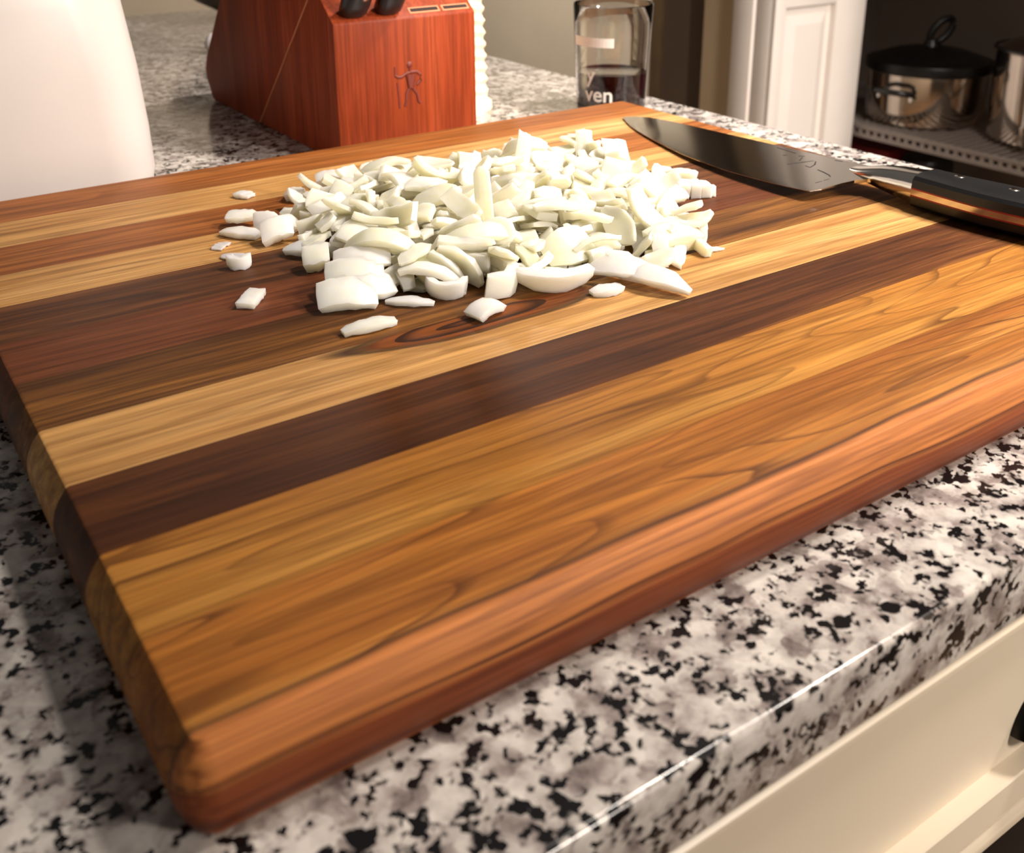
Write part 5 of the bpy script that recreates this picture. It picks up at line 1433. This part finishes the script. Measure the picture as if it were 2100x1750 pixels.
M['lid_black'] = plain('black_lid', rgb(12, 11, 11), 0.38, var=0.15, spec=0.3)
pot = thing('saucepot', 'stainless steel pot with a black domed lid on the pantry shelf', 'pot', (1.848, 1.092, ZS), (0, 0, 0))
link('body', lathe_mesh('body', [(0, .0), (.100, .0), (.112, .004), (.1175, .014), (.1175, .102), (.1190, .1035), (.1160, .1036), (.1145, .095), (0, .093)], 64), M['pot_steel'], pot)
lid = link('lid', lathe_mesh('lid', [(0, .150), (.030, .1485), (.070, .141), (.100, .131), (.1135, .1245), (.1215, .1235), (.1232, .1200), (.1232, .1060), (.1205, .1040), (.112, .1040), (0, .1042)], 64), M['lid_black'], pot)
ang = math.atan2(-0.188 - 1.092, -0.0416 - 1.848)
link('knob', tube_mesh('knob', [(0.006 + 0.018 * math.cos(a) * .9 + .012 * (1 + math.sin(a)), -0.018 * math.cos(a) * .5 - .006 * (1 + math.sin(a)), .178 + .024 * math.sin(a)) for a in [2 * math.pi * k / 24 for k in range(24)]], .0072, 8, closed=True), M['lid_black'], lid)
link('knob_base', lathe_mesh('knob_base', [(0, .164), (.012, .162), (.014, .155), (.018, .147), (0, .147)], 20), M['black'], lid)
hx = (math.cos(ang - .48), math.sin(ang - .48)); tx = (-hx[1], hx[0])
def hp_(u, o, z): return (hx[0] * (.1175 + o) + tx[0] * u, hx[1] * (.1175 + o) + tx[1] * u, z)
sh = link('side_handle', tube_mesh('side_handle', [hp_(-.036, .001, .070), hp_(-.036, .022, .074), hp_(-.022, .034, .076), hp_(.022, .034, .076), hp_(.036, .022, .074), hp_(.036, .001, .070)], .0060, 8), M['black'], pot)
for u in (-.036, .036): link('rivet', lathe_mesh('rivet', [(0, .004), (.005, .003), (.0065, 0), (0, -.001)], 14), M['steel'], sh, loc=hp_(u, .0015, .060), rot=(0, math.pi / 2, math.atan2(hx[1], hx[0])))

pot2 = thing('stockpot', 'tall stainless steel stockpot at the right edge, partly out of view', 'pot', (1.878, 0.838, ZS))
link('body', lathe_mesh('body', [(0, .0), (.100, .0), (.108, .004), (.112, .012), (.112, .168), (.1145, .170), (.111, .171), (.109, .160), (0, .158)], 64), M['pot_steel'], pot2)
l2 = link('lid', lathe_mesh('lid', [(0, .200), (.04, .197), (.085, .186), (.110, .175), (.1155, .174), (.1155, .1702), (.10, .1702), (0, .1704)], 64), M['pot_steel'], pot2)
link('rim', lathe_mesh('rim', [(.1150, .1705), (.1175, .1715), (.1175, .1755), (.1150, .1765)], 64), M['black'], l2)
link('knob', lathe_mesh('knob', [(0, .226), (.014, .224), (.018, .218), (.010, .210), (.010, .196), (0, .196)], 24), M['black'], l2)
an2 = math.atan2(-0.188 - 0.838, -0.0416 - 1.878) - .32
hx = (math.cos(an2), math.sin(an2)); tx = (-hx[1], hx[0])
def h2(u, o, z): return (hx[0] * (.112 + o) + tx[0] * u, hx[1] * (.112 + o) + tx[1] * u, z)
link('strap_handle', tube_mesh('strap_handle', [h2(0, .000, .158), h2(0, .014, .160), h2(0, .024, .150), h2(0, .026, .130), h2(0, .026, .050), h2(0, .026, .020), h2(0, .014, .012), h2(0, .0, .012)], .0062, 8), M['steel'], pot2)

M['red_card'] = plain('red_cardboard', rgb(120, 24, 26), 0.5, var=0.12)
rb = thing('red_box', 'dark red box on the lower pantry shelf below the pots', 'box', (1.865, 1.215, -0.640))
link('carton', box_mesh('carton', (-.06, -.085, 0), (.06, .085, .276), .002), M['red_card'], rb)
link('flap', box_mesh('flap', (-.058, -.083, .2762), (.0, .083, .2775), .0005, 1), M['red_card'], rb)
bt = thing('black_canister', 'black round canister beside the red box on the lower pantry shelf', 'canister', (1.850, 1.068, -0.640))
link('body', lathe_mesh('body', [(0, 0), (.046, 0), (.050, .004), (.050, .245), (0, .245)], 32), M['black'], bt)
link('lid', lathe_mesh('lid', [(0, .276), (.046, .274), (.0515, .268), (.0515, .2452), (0, .2452)], 32), M['black'], bt)
